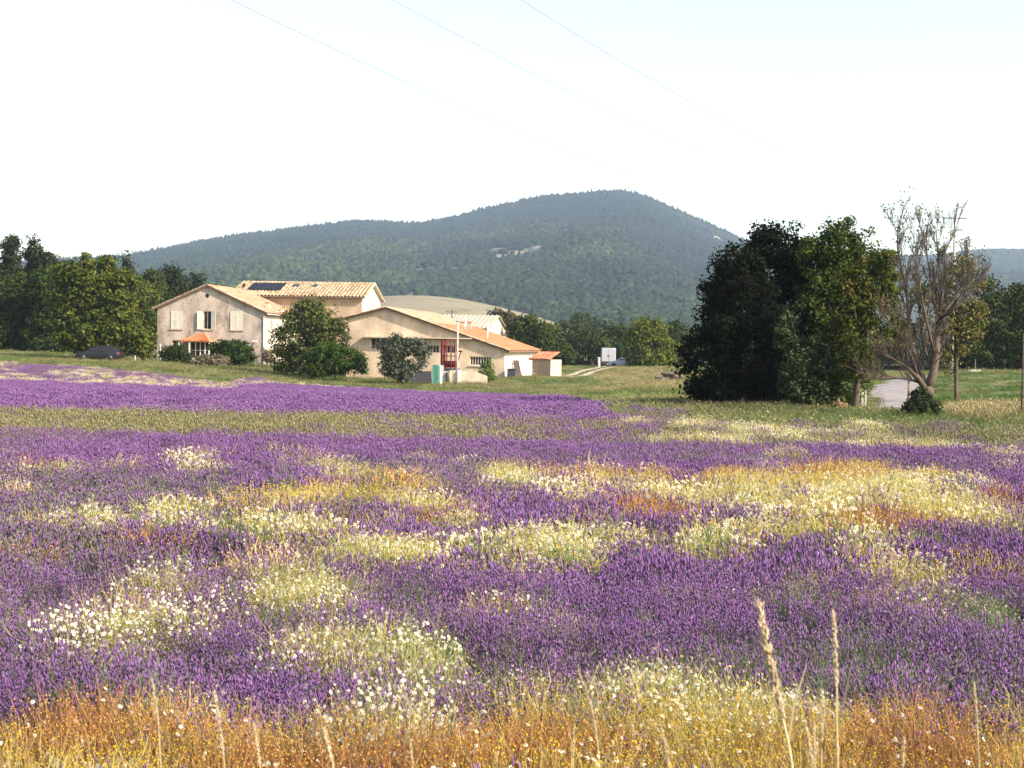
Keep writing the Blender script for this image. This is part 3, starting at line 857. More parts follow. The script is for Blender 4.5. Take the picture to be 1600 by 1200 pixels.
# pale flower drifts at the right behind the near block
for a in [(1240, 676, 60, 7), (1180, 665, 60, 5), (1100, 658, 50, 4), (1020, 681, 50, 3), (1330, 690, 60, 6), (1420, 690, 60, 6), (1490, 697, 60, 5), (1380, 676, 40, 5), (1590, 704, 30, 3), (1090, 680, 40, 5), (1290, 672, 40, 4),
          (1350, 660, 40, 3), (1150, 682, 40, 5), (1000, 655, 30, 2)]:
    cx, cy, ra, rb, _ = patch(*a)
    n = int(3.14 * ra * max(rb, .5) * 8); q = rs.randn(n, 2) * .42
    put('W' if rs.rand() < .7 else 'V', cx + q[:, 0] * ra, cy + q[:, 1] * max(rb, .6), 1, .9, 1.2)

# far lavender block
X, Y = field_points(41.5, 130, 5.0, .46)
eD, px = edge_D(X, Y)
ins = (Y < eD) & (px < 975 - 35 * vnoise(Y, X, 6, 3)) & (rs.rand(len(X)) > .75 * ss(px, 860, 975))
q_ = (px > 900) & (px < 1060) & (Y < 50) & (rs.rand(len(X)) < .35) & (vnoise(X, Y, 2.5, 9) > .35); put('lav', X[q_], Y[q_], 2, 1.0, 1.4)
put('lav', X[ins], Y[ins], 2, 1.25, 1.6)
# flower fringe beyond it on the left, narrowing towards the barn
dep = np.interp(px, [-300, 0, 200, 380, 450, 650, 700], [34, 32, 28, 16, 6, 4, 0]); out_ = (Y >= eD) & (Y < eD + dep) & (px < 700)
nz = fbm(X * .6, Y, 3, 17); rr = rs.rand(len(X))
edge = out_ & (Y < eD + 3) | (out_ & (Y > eD + dep - 7))
s = out_ & ((nz > .56) | (edge & (nz > .5))) & (rr < .42); t_ = rs.rand(len(X))
put('V', X[s & (t_ < .55)], Y[s & (t_ < .55)], 2, 1.0, 1.4); put('W', X[s & (t_ >= .55) & (t_ < .78)], Y[s & (t_ >= .55) & (t_ < .78)], 2, 1, 1.3)
put('G', X[s & (t_ >= .78)], Y[s & (t_ >= .78)], 2, .9, 1.2)
s = out_ & ~s; put('lav', X[s & (t_ < .36)], Y[s & (t_ < .36)], 2, 1.1, 1.4); put('T', X[s & (t_ >= .5) & (t_ < .58)], Y[s & (t_ >= .5) & (t_ < .58)], 2, .9, 1.2); put('OL', X[s & (t_ >= .36) & (t_ < .5)], Y[s & (t_ >= .36) & (t_ < .5)], 2, 1, 1.3); put('G', X[s & (t_ >= .58)], Y[s & (t_ >= .58)], 2, .8, 1.1)
for a in [(345, 606, 16, 2), (270, 603, 40, 2), (130, 608, 14, 1.5), (180, 596, 60, 3), (920, 634, 30, 1.2), (230, 600, 60, 2)]:
    D = 84 if a[0] < 800 else 60; n = 60; q = rs.randn(n, 2) * .5
    cx = (a[0] - 800) / FPX * D
    put('V', cx + q[:, 0] * a[2] / FPX * D * 1.6, D + q[:, 1] * 4, 2, 1, 1.3)


def emit(keys, name, protos, label, cat, np_per, tilt=.12):
    P_, R_, S_, K_ = [], [], [], []
    base = 0; flat = []
    for key, table in keys:
        offs = []
        for l in range(3): offs.append(len(flat)); flat += table[l]
        for X, Y, lod, sz in acc[key]:
            n = len(X); rot, scl = rot_scale(n, tilt, 1, 1)
            P_.append(np.stack([X, Y, H(X, Y) + (fbm(X, Y, 6, 3) - .5) * .12 * ss(Y, 30, 60) - .01], 1)); R_.append(rot); S_.append(scl * sz[:, None] * np.where((lod == 2)[:, None], np.array([1, 1, .66]), 1))
            m_ = len(table[0])
            if key == 'lav':
                dull = fbm(X * .7, Y, 3.2, 71, 3) + (rs.rand(n) - .5) * .3 > np.where(Y > 30, .80, np.where(Y > 20, .66, np.where(Y > 12.5, .52, .42)))
                k = np.where(dull, 4 + rs.randint(0, 2, n), rs.randint(0, 4, n))
            else:
                k = rs.randint(0, m_, n)
            K_.append(np.array(offs)[lod] + k)
    scatter(name, flat, np.concatenate(P_), np.concatenate(R_), np.concatenate(S_), np.concatenate(K_), label, cat)


emit([('lav', LAV)], 'lavender', None, 'purple flowering lavender filling the field in broad bands', 'lavender', 6)
emit([('W', CH['W']), ('V', CH['V'])], 'chamomile', None, 'white and cream chamomile drifts between the lavender', 'chamomile', 3)
emit([('Y', CH['Y']), ('O', CH['O']), ('T', CH['T'])], 'dry_weeds', None, 'gold and rust coloured dry weeds among the lavender', 'weeds', 3)
emit([('G', GR), ('OL', OLIVE)], 'green_weeds', None, 'green and olive weeds, thickest in the unflowered strip', 'weeds', 3)

# ------------------------------------------------------------------ meadow grass beyond the field
gp = []
for c, tcol, h, n, wd, hd in [((.13, .15, .045), (.20, .205, .075), .26, 90, .018, 0), ((.17, .175, .06), (.27, .245, .11), .30, 90, .018, 5), ((.24, .19, .085), (.36, .29, .15), .42, 90, .016, 10), ((.08, .14, .035), (.12, .18, .05), .20, 90, .02, 0),
                              ((.17, .145, .07), (.24, .19, .10), .3, 80, .02, 4)]:
    gp.append(grass_proto('grass_piece', np.array(c), np.array(tcol), h, n, wd, .8, hd))
X, Y = field_points(40, 215, 1.35, .5)
keepn = rs.rand(len(X)) < np.interp(Y, [40, 110, 215], [1, .85, .4]); X, Y = X[keepn], Y[keepn]
X2, Y2 = field_points(40, 70, 9, .5); k = (800 + FPX * X2 / Y2) > 930; X = np.concatenate([X, X2[k]]); Y = np.concatenate([Y, Y2[k]])
eD, px = edge_D(X, Y)
dep = np.interp(px, [-300, 0, 200, 380, 450, 650, 700, 701], [34, 32, 28, 16, 6, 4, 0, 0])
ok = ~((Y > 41) & (Y < eD + dep * (px < 700) - 1))
rx_, ry_ = np.array([G(a, b) for a, b in ((1402, 49), (1405, 56), (1404, 64), (1404, 72), (1408, 82), (1416, 92), (1430, 102), (1450, 115), (1475, 135))]).T
ok &= ~((np.abs(X - np.interp(Y, ry_, rx_)) < 1.75) & (Y > 51) & (Y < 135))
tx_, ty_ = np.array([G(a, b) for a, b in ((872, 137), (890, 145), (905, 155), (925, 168), (946, 185), (958, 196))]).T
trk = np.abs(np.abs(X - np.interp(Y, ty_, tx_)) - .8) < .6; ok &= ~(trk & (Y > 137) & (Y < 196))
X, Y, px = X[ok], Y[ok], px[ok]
n = len(X); nz = fbm(X, Y, 9, 44); nz2 = vnoise(X, Y, 2.2, 45); rr = rs.rand(n)
lush = (px > 1440) & (Y > 58) & (Y < 92)
k = np.where(nz < .44, 3, np.where(nz < .53, 0, np.where(nz < .66, 1, 4)))
k = np.where(rr < .25, 1, k); k = np.where(lush, np.where(nz2 < .7, 3, 0), k)
dry = ((px > 940) & (px < 1070) & (Y > 95) & (Y < 175)); k = np.where(dry & (rr < .45), 2, k)
strawp = (np.hypot((px - 1530) / 40, (Y - 51) / 4) < 1) | (np.hypot((px - 1560) / 60, (Y - 56) / 1.5) < 1)
k = np.where((px > 930) & (Y < 66) & (rs.rand(n) < .6), np.where(nz2 > .5, 3, 0), k); k = np.where(strawp, 2, k)
rot, scl = rot_scale(n, .12, .8, 1.35, .25); scl *= np.where(lush, .8, 1)[:, None]; scl[:, 2] *= np.where((px > 700) & (Y > 100) & (k != 3), .8, 1)
scatter('grass', gp, np.stack([X, Y, H(X, Y) + (fbm(X, Y, 6, 3) - .5) * .12 * ss(Y, 30, 60) - .02], 1), rot, scl, k, 'meadow grass between the lavender, the farm and the trees', 'grass')
# ------------------------------------------------------------------ roofs and walls of the farm
def tiles(name, o, along, up, width, length, parent, c0, c1, dirty=.25, pitch=.30, course=.42, streak=None):
    """canal tiles laid in courses: every cover tile a tapered half round"""
    along = np.array(along, float); up = np.array(up, float); along /= np.linalg.norm(along); up /= np.linalg.norm(up)
    nrm = np.cross(along, up); nrm *= np.sign(nrm[2]); o = np.array(o, float)
    nx = max(1, int(round(width / pitch))); ny = max(1, int(math.ceil(length / course)))
    geo = Geo(); px_ = width / nx
    ang = np.linspace(0, pi, 6)
    I, J = np.meshgrid(np.arange(nx), np.arange(ny), indexing='ij'); I = I.ravel(); J = J.ravel(); n = len(I)
    jit = (rs.rand(n, 3) - .5) * .035
    base = o + along * ((I + .5) * px_)[:, None] + up * (J * course)[:, None] + along * jit[:, :1] + up * jit[:, 1:2]
    r0, r1 = px_ * .40, px_ * .33
    L = np.minimum(course * 1.12, np.maximum(length - J * course, .1))[:, None]
    rings = []
    for (r_, l, lift) in ((r0, 0, .045), (r1, 1, .015)):
        for a in ang:
            rings.append(base + along * (cos(a) * r_) + nrm * (sin(a) * r_ * .8 + lift) + up * L * l)
    V = np.stack(rings, 1)                                   # n,12,3
    i = np.arange(n)[:, None] * 12
    F = np.concatenate([i + np.array([k, k + 1, 7 + k, 6 + k]) for k in range(5)])
    c0 = np.array(c0); c1 = np.array(c1)
    q = rs.rand(n, 1) ** 1.3; C = c0 * (1 - q) + c1 * q
    C = C * (1 + (rs.rand(n, 1) - .5) * dirty)
    dk = rs.rand(n) < .05; C[dk] *= .62
    geo.add(V.reshape(-1, 3), F, np.repeat(C, 12, 0))
    # under tiles, the channel between covers
    Lw = length
    cb = o + nrm * .018
    for k in range(nx + 1):
        p0 = cb + along * (k * px_)
        V = np.array([p0 - along * px_ * .2, p0 + along * px_ * .2, p0 + along * px_ * .2 + up * Lw, p0 - along * px_ * .2 + up * Lw])
        geo.add(V, [[0, 1, 2, 3]], (c0 + c1) / 2 * .75)
    m = geo.mesh(name); return tag(link(name, m, MT['tile'], parent), kind='stuff')


def wall_sheet(name, pts, holes, m, parent, nrm=(0, -1, 0), reveal=.22, thick=None):
    """a wall face in the x-z plane (local y=0) with real openings and their reveals; pts (x,z)"""
    polys = [[Vector((x, z, 0)) for x, z in pts]] + [[Vector((x, z, 0)) for x, z in h] for h in holes]
    tri = tessellate_polygon(polys); flat = [v for p in polys for v in p]
    bm = bmesh.new(); vs = [bm.verts.new((v.x, 0, v.y)) for v in flat]
    for t in tri:
        try: bm.faces.new([vs[i] for i in t])
        except ValueError: pass
    k = len(pts)
    for h in holes:
        n = len(h); fr = vs[k:k + n]; bk = [bm.verts.new((v.co.x, reveal, v.co.z)) for v in fr]
        for i in range(n): bm.faces.new((fr[i], fr[(i + 1) % n], bk[(i + 1) % n], bk[i]))
        k += n
    return bmobj(name, bm, m, parent)


def rect(x0, x1, z0, z1): return [(x0, z0), (x1, z0), (x1, z1), (x0, z1)]


def window(parent, x0, x1, z0, z1, nv=2, nh=1, y=.16, fr=.05, mt='cream', sill=True, name='window', xs=None):
    """window > frame bars, panes, sill; sits in its opening at depth y"""
    bm = bmesh.new()
    bx(bm, x0, x0 + fr, y, y + .05, z0, z1); bx(bm, x1 - fr, x1, y, y + .05, z0, z1)
    bx(bm, x0 + fr, x1 - fr, y, y + .05, z0, z0 + fr); bx(bm, x0 + fr, x1 - fr, y, y + .05, z1 - fr, z1)
    w_ = bmobj(name, bm, MT[mt], parent)
    cw = (x1 - x0) / nv; chh = (z1 - z0) / nh
    for i in range(1, nv): box('glazing_bar', (x0 + i * cw - fr * .45, x0 + i * cw + fr * .45, y + .004, y + .045, z0 + fr, z1 - fr), MT[mt], w_)
    for j in range(1, nh): box('glazing_bar', (x0 + fr, x1 - fr, y + .012, y + .04, z0 + j * chh - fr * .35, z0 + j * chh + fr * .35), MT[mt], w_)
    for i in range(nv):
        for j in range(nh):
            box('pane', (x0 + i * cw + fr * .4, x0 + (i + 1) * cw - fr * .4, y + .022, y + .03, z0 + j * chh + fr * .3, z0 + (j + 1) * chh - fr * .3), MT['glass'], w_)
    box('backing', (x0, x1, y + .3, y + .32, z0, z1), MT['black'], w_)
    if sill: box('sill', (x0 - .12, x1 + .12, -.12, .03, z0 - .1, z0 - .003), MT['stonew'], w_)
    return w_


def shutter(parent, x, width, z0, z1, ang=0.0, y=-.045, label=None):
    """louvred leaf hinged at x; ang opens it away from the wall; width may be negative (leaf to the left of its hinge)"""
    s = -1 if width < 0 else 1; w_ = abs(width)
    sh = thing('shutter', None, None, (x, y, 0), ang); sh.parent = parent
    def b(a0, a1, y0, y1, z0_, z1_):
        lo, hi = sorted((a0 * s, a1 * s)); return (lo, hi, y0, y1, z0_, z1_)
    for nm, q in (('stile', b(0, .06, -.02, .02, z0, z1)), ('stile', b(w_ - .06, w_, -.02, .02, z0, z1)), ('rail', b(.06, w_ - .06, -.018, .018, z0, z0 + .1)),
                  ('rail', b(.06, w_ - .06, -.018, .018, z1 - .1, z1)), ('rail', b(.06, w_ - .06, -.018, .018, (z0 + z1) / 2 - .05, (z0 + z1) / 2 + .05))):
        box(nm, q, MT['cream'], sh)
    bm = bmesh.new()
    for a, c in ((z0 + .1, (z0 + z1) / 2 - .05), ((z0 + z1) / 2 + .05, z1 - .1)):
        k = int((c - a) / .075)
        for i in range(k):
            z = a + (i + .5) * (c - a) / k; lo, hi = sorted((.06 * s, (w_ - .06) * s))
            v = [bm.verts.new(p) for p in ((lo, -.016, z - .03), (hi, -.016, z - .03), (hi, .014, z + .035), (lo, .014, z + .035))]; bm.faces.new(v)
    tag(bmobj('louvres', bm, MT['cream'], sh), kind='stuff')
    return sh


def slab(name, a, b, c, d, th, m, parent):
    """roof slab: a,b eave corners, c,d ridge corners, thickness th downwards"""
    bm = bmesh.new(); prism(bm, [a, b, c, d], (0, 0, -th)); return bmobj(name, bm, m, parent)


roofwood = simple('roof_edge_wood', (.20, .14, .10), .9, .25, 6)

# ---- farmhouse -------------------------------------------------------------
q = P(411, 572, 146); zb = -.3
fh = thing('farmhouse', 'two-storey farmhouse with a pale tiled gable, cream shutters and a small orange porch roof', 'house', (q[0], q[1], zb), radians(-5))
W_, Dp, HE, HR = 11.3, 17.6, 5.78, 8.42
ridx = -6.0; HEl = 6.05
front_pts = [(-W_, -1.2), (0, -1.2), (0, HE), (ridx, HR), (-W_, HEl)]
ocu = [(ridx - .02 + cos(t) * .22, 7.42 + sin(t) * .22) for t in np.linspace(0, 2 * pi, 17)[:-1]]
ops = dict(wl=(-9.82, -8.62, 3.93, 5.86), wc=(-6.42, -5.55, 3.93, 5.82), wr=(-3.5, -2.2, 3.93, 5.9), low=(-9.72, -8.75, 1.4, 2.72), door=(-8.0, -5.2, .85, 2.6))
wall_sheet('wall', front_pts, [rect(*v) for v in ops.values()] + [ocu], MT['front1'], fh)
# side and back walls
def poly_wall(pts3, m, parent, name='wall'):
    bm = bmesh.new(); bm.faces.new([bm.verts.new(p) for p in pts3]); return bmobj(name, bm, m, parent)
def side_wall(parent, Dp, H0, H1, holes, m, name='wall'):
    """right-hand wall in the y-z plane at local x=0, with openings"""
    o = wall_sheet(name, [(0, H0), (Dp, H0), (Dp, H1), (0, H1)], holes, m, parent)
    o.rotation_euler = (0, 0, pi / 2); return o
sw_ = side_wall(fh, Dp, -1.2, HE, [rect(2.6, 3.4, 3.9, 5.0), rect(7.4, 8.2, 3.9, 5.0)], MT['side1'])
poly_wall([(-W_, 0, -1.2), (-W_, Dp, -1.2), (-W_, Dp, HEl), (-W_, 0, HEl)], MT['front1'], fh)
poly_wall([(-W_, Dp, -1.2), (0, Dp, -1.2), (0, Dp, HE), (ridx, Dp, HR), (-W_, Dp, HEl)], MT['front1'], fh)
for a in (2.6, 7.4):
    w1 = window(fh, a, a + .8, 3.9, 5.0, 1, 1, sill=True); w1.rotation_euler = (0, 0, pi / 2)
    for s in (0, 1):
        sh = shutter(fh, 0, .38 * (1 if s else -1), 3.9, 5.0); sh.rotation_euler = (0, 0, pi / 2); sh.location = (.045, a + (.8 if s else 0), 0)
# roof: two slopes with tiles, overhanging
ov, oe = .34, .45
sr = (HR - HE) / (0 - ridx); sl_ = (HR - HEl) / (W_ + ridx)
er = (oe, HE - sr * oe + .12); el = (-W_ - oe, HEl - sl_ * oe + .12); rz_ = HR + .12
rf = slab('roof', (er[0], -ov, er[1]), (er[0], Dp + .2, er[1]), (ridx, Dp + .2, rz_), (ridx, -ov, rz_), .12, roofwood, fh)
rf2 = slab('roof', (el[0], Dp + .2, el[1]), (el[0], -ov, el[1]), (ridx - .001, -ov, rz_), (ridx - .001, Dp + .2, rz_), .12, roofwood, fh)
up = Vector((ridx - er[0], 0, rz_ - er[1])); tiles('roof_tiles', (er[0] + .05, -ov, er[1]), (0, 1, 0), up, Dp + .2 + ov, up.length + .05, rf, (.60, .37, .23), (.42, .22, .13), .4)
up = Vector((ridx - el[0], 0, rz_ - el[1])); tiles('roof_tiles', (el[0] - .05, -ov, el[1]), (0, 1, 0), up, Dp + .2 + ov, up.length + .05, rf2, (.50, .36, .25), (.40, .25, .16))
# ridge tiles
rt = tiles('ridge_tiles', (ridx - .2, -ov, rz_ - .06), (1, 0, 0), (0, 1, 0), .4, Dp + .2 + ov, rf, (.60, .42, .28), (.5, .32, .2), pitch=.4)
# oculus, windows, shutters
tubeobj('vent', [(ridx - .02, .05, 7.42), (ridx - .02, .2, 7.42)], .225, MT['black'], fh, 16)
ww = window(fh, *ops['wl'], 2, 2); ww2 = window(fh, *ops['wc'], 2, 1, fr=.07); ww3 = window(fh, *ops['wr'], 2, 2)
for o_, half in (('wl', .6), ('wr', .65)):
    x0, x1, z0, z1 = ops[o_]
    shutter(fh, x0, half - .01, z0 + .02, z1 - .02); shutter(fh, x1, -(half - .01), z0 + .02, z1 - .02)
x0, x1, z0, z1 = ops['wc']
shutter(fh, x0 - .03, -.55, z0, z1, radians(14), -.06); shutter(fh, x1 + .03, .5, z0, z1, radians(-16), -.06)
window(fh, *ops['low'], 2, 1, sill=False)
# pale stone lintels over the lower openings
for a in (-9.25, -8.0, -2.95, -1.0): box('lintel', (a - .28, a + .28, -.03, .05, 2.78, 2.9), MT['stonew'], fh)
# drainpipe at the corner
tubeobj('drainpipe', [(.06, -.09, HE - .1), (.06, -.09, -.3)], .05, MT['white'], fh)
gut = tubeobj('gutter', [(oe + .02, -ov, er[1] - .1), (oe + .02, Dp, er[1] - .1)], .07, MT['zinc'], fh)
# wall lamp on a slanting arm
wl = tubeobj('lamp_arm', [(-1.35, -.05, 2.0), (-1.1, -.3, 2.35), (-.75, -.65, 2.75)], .035, MT['darkmetal'], fh)
box('lamp_head', (-.95, -.5, -.8, -.5, 2.74, 2.86), MT['white'], wl)
# chimney and vent on the right slope
cz = lambda x: HR + .12 - sr * (x - ridx)
ch = box('chimney', (-.75, -.35, 3.4, 3.85, cz(-.3) - .3, cz(-.5) + .75), MT['stonew'], rf); box('chimney_cap', (-.82, -.28, 3.33, 3.92, cz(-.5) + .75, cz(-.5) + .83), MT['orange'], rf)
box('roof_vent', (.0, .28, 7.0, 7.4, cz(.1) - .1, cz(.1) + .3), MT['white'], rf)
# porch: hipped orange roof on white posts, glazed doors behind
pw0, pw1, pz, pd = -8.55, -5.15, 2.62, 1.7
pr = thing('porch', None, None, (0, 0, 0)); pr.parent = fh
apx = ((pw0 + pw1) / 2 + .5, 3.45)
bm = bmesh.new(); A = [bm.verts.new(p) for p in ((pw0, -pd, pz), (pw1, -pd, pz), (pw1, -.003, pz), (pw0, -.003, pz), (apx[0] - .5, -.003, apx[1]), (apx[0] + .1, -.003, apx[1] + .02))]
bm.faces.new((A[0], A[1], A[5], A[4])); bm.faces.new((A[1], A[2], A[5])); bm.faces.new((A[0], A[4], A[3])); bm.faces.new((A[0], A[3], A[2], A[1]))
prf = bmobj('porch_roof', bm, MT['orange'], pr)
gq = Geo()
for i in range(13):
    t = (i + .5) / 13; x = pw0 + (pw1 - pw0) * t; xt = apx[0] - .5 + .6 * t
    for j in range(5):
        a0, a1 = j / 5, (j + 1) / 5 + .03
        c_ = np.array([.42, .14, .06]) * (.8 + .5 * rs.rand()); p0 = np.array([x + (xt - x) * a0, -pd + pd * a0, pz + (apx[1] - pz) * a0]); p1 = np.array([x + (xt - x) * a1, -pd + pd * a1, pz + (apx[1] - pz) * a1])
        wd = .1 * (1 - a0 * .75) ; V = []
        for p_, lf in ((p0, .05), (p1, .02)):
            for an in np.linspace(0, pi, 5): V.append(p_ + np.array([cos(an) * wd, -sin(an) * .03, sin(an) * wd * .8 + lf]))
        gq.add(V, [[k, k + 1, 6 + k, 5 + k] for k in range(4)], c_)
tag(link('roof_tiles', gq.mesh('porch_tiles'), MT['tile'], prf), kind='stuff')
for x in (pw0 + .12, pw0 + 1.2, pw1 - .12): box('post', (x - .05, x + .05, -pd + .08, -pd + .18, .55, pz - .003), MT['white'], pr)
box('step', (pw0, pw1, -pd, -.01, -.3, .56), MT['stonew'], pr)
for i, x in enumerate((-7.75, -7.2, -6.7, -6.2, -5.75)):
    box('door_stile', (x - .05, x + .05, .05, .12, .86, 2.58), MT['white'], pr)
box('door_rail', (-7.75, -5.7, .06, .11, .86, .98), MT['white'], pr); box('door_rail', (-7.75, -5.7, .065, .11, 1.72, 1.76), MT['white'], pr)
for i in range(4): box('door_pane', (-7.72 + i * .5, -7.25 + i * .5, .085, .095, .98, 2.58), MT['glass'], pr)
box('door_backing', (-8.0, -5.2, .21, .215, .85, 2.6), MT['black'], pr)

# ---- tall house behind with the straw-coloured roof --------------------------
q = P(566, 464.5, 160); hz = -.4
lh = thing('long_house', 'tall ochre house behind the farmhouse with a straw-coloured tile roof and white gable end', 'house', (q[0], q[1], hz), radians(-5))
e_ = q[2] - hz; rr_ = P(584, 443, 166)[2] - hz - .15; W_, Dp = 15.0, 11.4
wall_sheet('wall', [(-W_, -1), (0, -1), (0, e_), (-W_, e_)], [], MT['front2'], lh)
gw = [(0, 0, -1), (0, Dp, -1), (0, Dp, e_), (0, Dp / 2, rr_), (0, 0, e_)]
o = wall_sheet('wall', [(0, -1), (Dp, -1), (Dp, e_), (Dp / 2, rr_), (0, e_)], [rect(4.0, 4.5, e_ - .95, e_ + .35), rect(6.1, 6.6, e_ - .95, e_ + .35)], MT['side1'], lh); o.rotation_euler = (0, 0, pi / 2)
for a in (4.0, 6.1):
    w1 = window(lh, a, a + .5, e_ - .95, e_ + .35, 1, 2, sill=False); w1.rotation_euler = (0, 0, pi / 2)
poly_wall([(-W_, 0, -1), (-W_, Dp, -1), (-W_, Dp, e_), (-W_, Dp / 2, rr_), (-W_, 0, e_)], MT['front2'], lh)
poly_wall([(-W_, Dp, -1), (0, Dp, -1), (0, Dp, e_), (-W_, Dp, e_)], MT['front2'], lh)
box('cornice', (-W_ - .02, .02, -.12, .0, e_ - .42, e_ - .3), MT['stonew'], lh)
box('fascia', (-W_ + .0, .0, -.42, -.125, e_ - .16, e_ - .1), roofwood, lh)
s_ = (rr_ - e_) / (Dp / 2); oe = .6; z0 = e_ - s_ * oe + .14; zt = rr_ + .14; g0 = .45
rf = slab('roof', (-W_ - g0, -oe, z0), (g0, -oe, z0), (g0, Dp / 2, zt), (-W_ - g0, Dp / 2, zt), .12, roofwood, lh)
rfb = slab('roof', (g0, Dp + oe, z0), (-W_ - g0, Dp + oe, z0), (-W_ - g0, Dp / 2 + .001, zt), (g0, Dp / 2 + .001, zt), .12, MT['cream'], lh)
up = Vector((0, Dp / 2 + oe, zt - z0)); tiles('roof_tiles', (-W_ - g0, -oe - .05, z0), (1, 0, 0), up, W_ + 2 * g0, up.length + .05, rf, (.68, .54, .34), (.46, .26, .14), .5, pitch=.42)
upb = Vector((0, -(Dp / 2 + oe), zt - z0)); tiles('roof_tiles', (-W_ - g0, Dp + oe + .05, z0), (1, 0, 0), upb, W_ + 2 * g0, upb.length + .05, rfb, (.80, .66, .42), (.62, .36, .20), .35, pitch=.33)
tiles('ridge_tiles', (-W_ - g0, Dp / 2 - .2, zt - .05), (0, 1, 0), (1, 0, 0), .4, W_ + 2 * g0, rf, (.84, .70, .46), (.74, .56, .36), pitch=.4)
# gable verge boards
for nm_, pts_ in (('verge', [(.40, -oe, z0 - .1), (.40, Dp / 2, zt - .1), (.40, Dp / 2, zt + .06), (.40, -oe, z0 + .06)]), ('verge', [(.40, Dp / 2, zt - .1), (.40, Dp + oe, z0 - .1), (.40, Dp + oe, z0 + .06), (.40, Dp / 2, zt + .06)])):
    bm = bmesh.new(); prism(bm, pts_, (.055, 0, 0)); bmobj(nm_, bm, MT['cream'], lh)
# roof lights, little brown vent
un = up.normalized(); nn = Vector((0, -un.z, un.y))
def on_roof(x, t, h=0): return Vector((x, -oe, z0)) + un * t + nn * h
def roofbox(name, x0, x1, t0, t1, h0, h1, m, parent):
    bm = bmesh.new(); pts_ = [on_roof(x0, t0, h0), on_roof(x1, t0, h0), on_roof(x1, t1, h0), on_roof(x0, t1, h0)]; prism(bm, pts_, nn * (h1 - h0)); return bmobj(name, bm, m, parent)
for a in (-8.6, -6.3):
    sk = roofbox('roof_light', a - .32, a + .32, 4.1, 5.1, .1, .2, MT['darkmetal'], lh); roofbox('pane', a - .25, a + .25, 4.17, 5.03, .2, .215, MT['glass'], sk)
roofbox('roof_vent', -14.6, -14.35, 3.4, 3.8, .1, .55, MT['brownwood'], lh)
# solar array standing on this roof
sp = thing('solar_array', 'dark blue solar panels along the straw-coloured roof', 'solar panels', lh.location[:], radians(-5))
for i in range(4):
    x = -13.75 + i * .97
    f_ = roofbox('panel', x, x + .94, 2.1, 5.3, .2, .245, MT['solar'], sp)
    roofbox('panel_frame', x + .0, x + .035, 2.1, 5.3, .245, .262, MT['darkmetal'], f_)
roofbox('rail', -13.8, -9.85, 2.7, 2.76, .09, .2, MT['steel'], sp); roofbox('rail', -13.8, -9.85, 4.6, 4.66, .09, .2, MT['steel'], sp)

# ---- barn --------------------------------------------------------------------
q = P(788, 590, 130); bz = -.75
bn = thing('barn', 'long low ochre barn with a lopsided gable, orange tiled roof and strip windows', 'barn', (q[0], q[1], bz), radians(-8))
HE = 2.03 - bz; HR = 5.72 - bz; HL = 4.72 - bz; W_, Dp, rdx = 15.0, 23.5, -11.2
fp_ = [(-W_, -1), (0, -1), (0, HE), (rdx, HR), (-W_, HL)]
B_ops = dict(a=(-12.7, -8.9, 1.96 - bz, 2.98 - bz), b=(-7.35, -6.2, 1.72 - bz, 2.4 - bz), c=(-3.25, -1.25, .6 - bz, 1.42 - bz), d=(-5.7, -4.6, 1.72 - bz, 2.4 - bz))
wall_sheet('wall', fp_, [rect(*v) for v in B_ops.values()], MT['barnw'], bn)
side_wall(bn, Dp, -1, HE, [rect(9.3, 10.6, -.4, 1.9)], MT['barns'])
poly_wall([(-W_, 0, -1), (-W_, Dp, -1), (-W_, Dp, HL), (-W_, 0, HL)], MT['barnw'], bn)
poly_wall([(-W_, Dp, -1), (0, Dp, -1), (0, Dp, HE), (rdx, Dp, HR), (-W_, Dp, HL)], MT['barnw'], bn)
window(bn, *B_ops['a'], 8, 1, sill=False, fr=.06); window(bn, *B_ops['b'], 4, 1, sill=False); window(bn, *B_ops['c'], 8, 1, fr=.06); window(bn, *B_ops['d'], 4, 1, sill=False)
dw = box('door', (9.3, 10.6, .15, .2, -.4, 1.9), MT['brownwood'], bn); dw.rotation_euler = (0, 0, pi / 2)
ov = .35; oe = .5
sR = (HR - HE) / (-rdx); sL = (HR - HL) / (W_ + rdx); er = (oe, HE - sR * oe + .13); el = (-W_ - .45, HL - sL * .45 + .13); rz_ = HR + .13
rf = slab('roof', (er[0], -ov, er[1]), (er[0], Dp + .3, er[1]), (rdx, Dp + .3, rz_), (rdx, -ov, rz_), .12, roofwood, bn)
rf2 = slab('roof', (el[0], Dp + .3, el[1]), (el[0], -ov, el[1]), (rdx - .001, -ov, rz_), (rdx - .001, Dp + .3, rz_), .12, roofwood, bn)
up = Vector((rdx - er[0], 0, rz_ - er[1])); Lt = up.length
tiles('roof_tiles', (er[0] + .05, -ov, er[1]), (0, 1, 0), up, Dp + .3 + ov, Lt * .63, rf, (.62, .27, .13), (.44, .16, .08), .3)
un_ = up.normalized(); o2 = Vector((er[0] + .05, -ov, er[1])) + un_ * Lt * .62
tiles('roof_tiles', o2, (0, 1, 0), up, Dp + .3 + ov, Lt * .39, rf, (.56, .43, .29), (.44, .29, .18), .3)
up = Vector((rdx - el[0], 0, rz_ - el[1])); tiles('roof_tiles', (el[0] - .05, -ov, el[1]), (0, 1, 0), up, Dp + .3 + ov, up.length + .05, rf2, (.6, .45, .32), (.45, .3, .2))
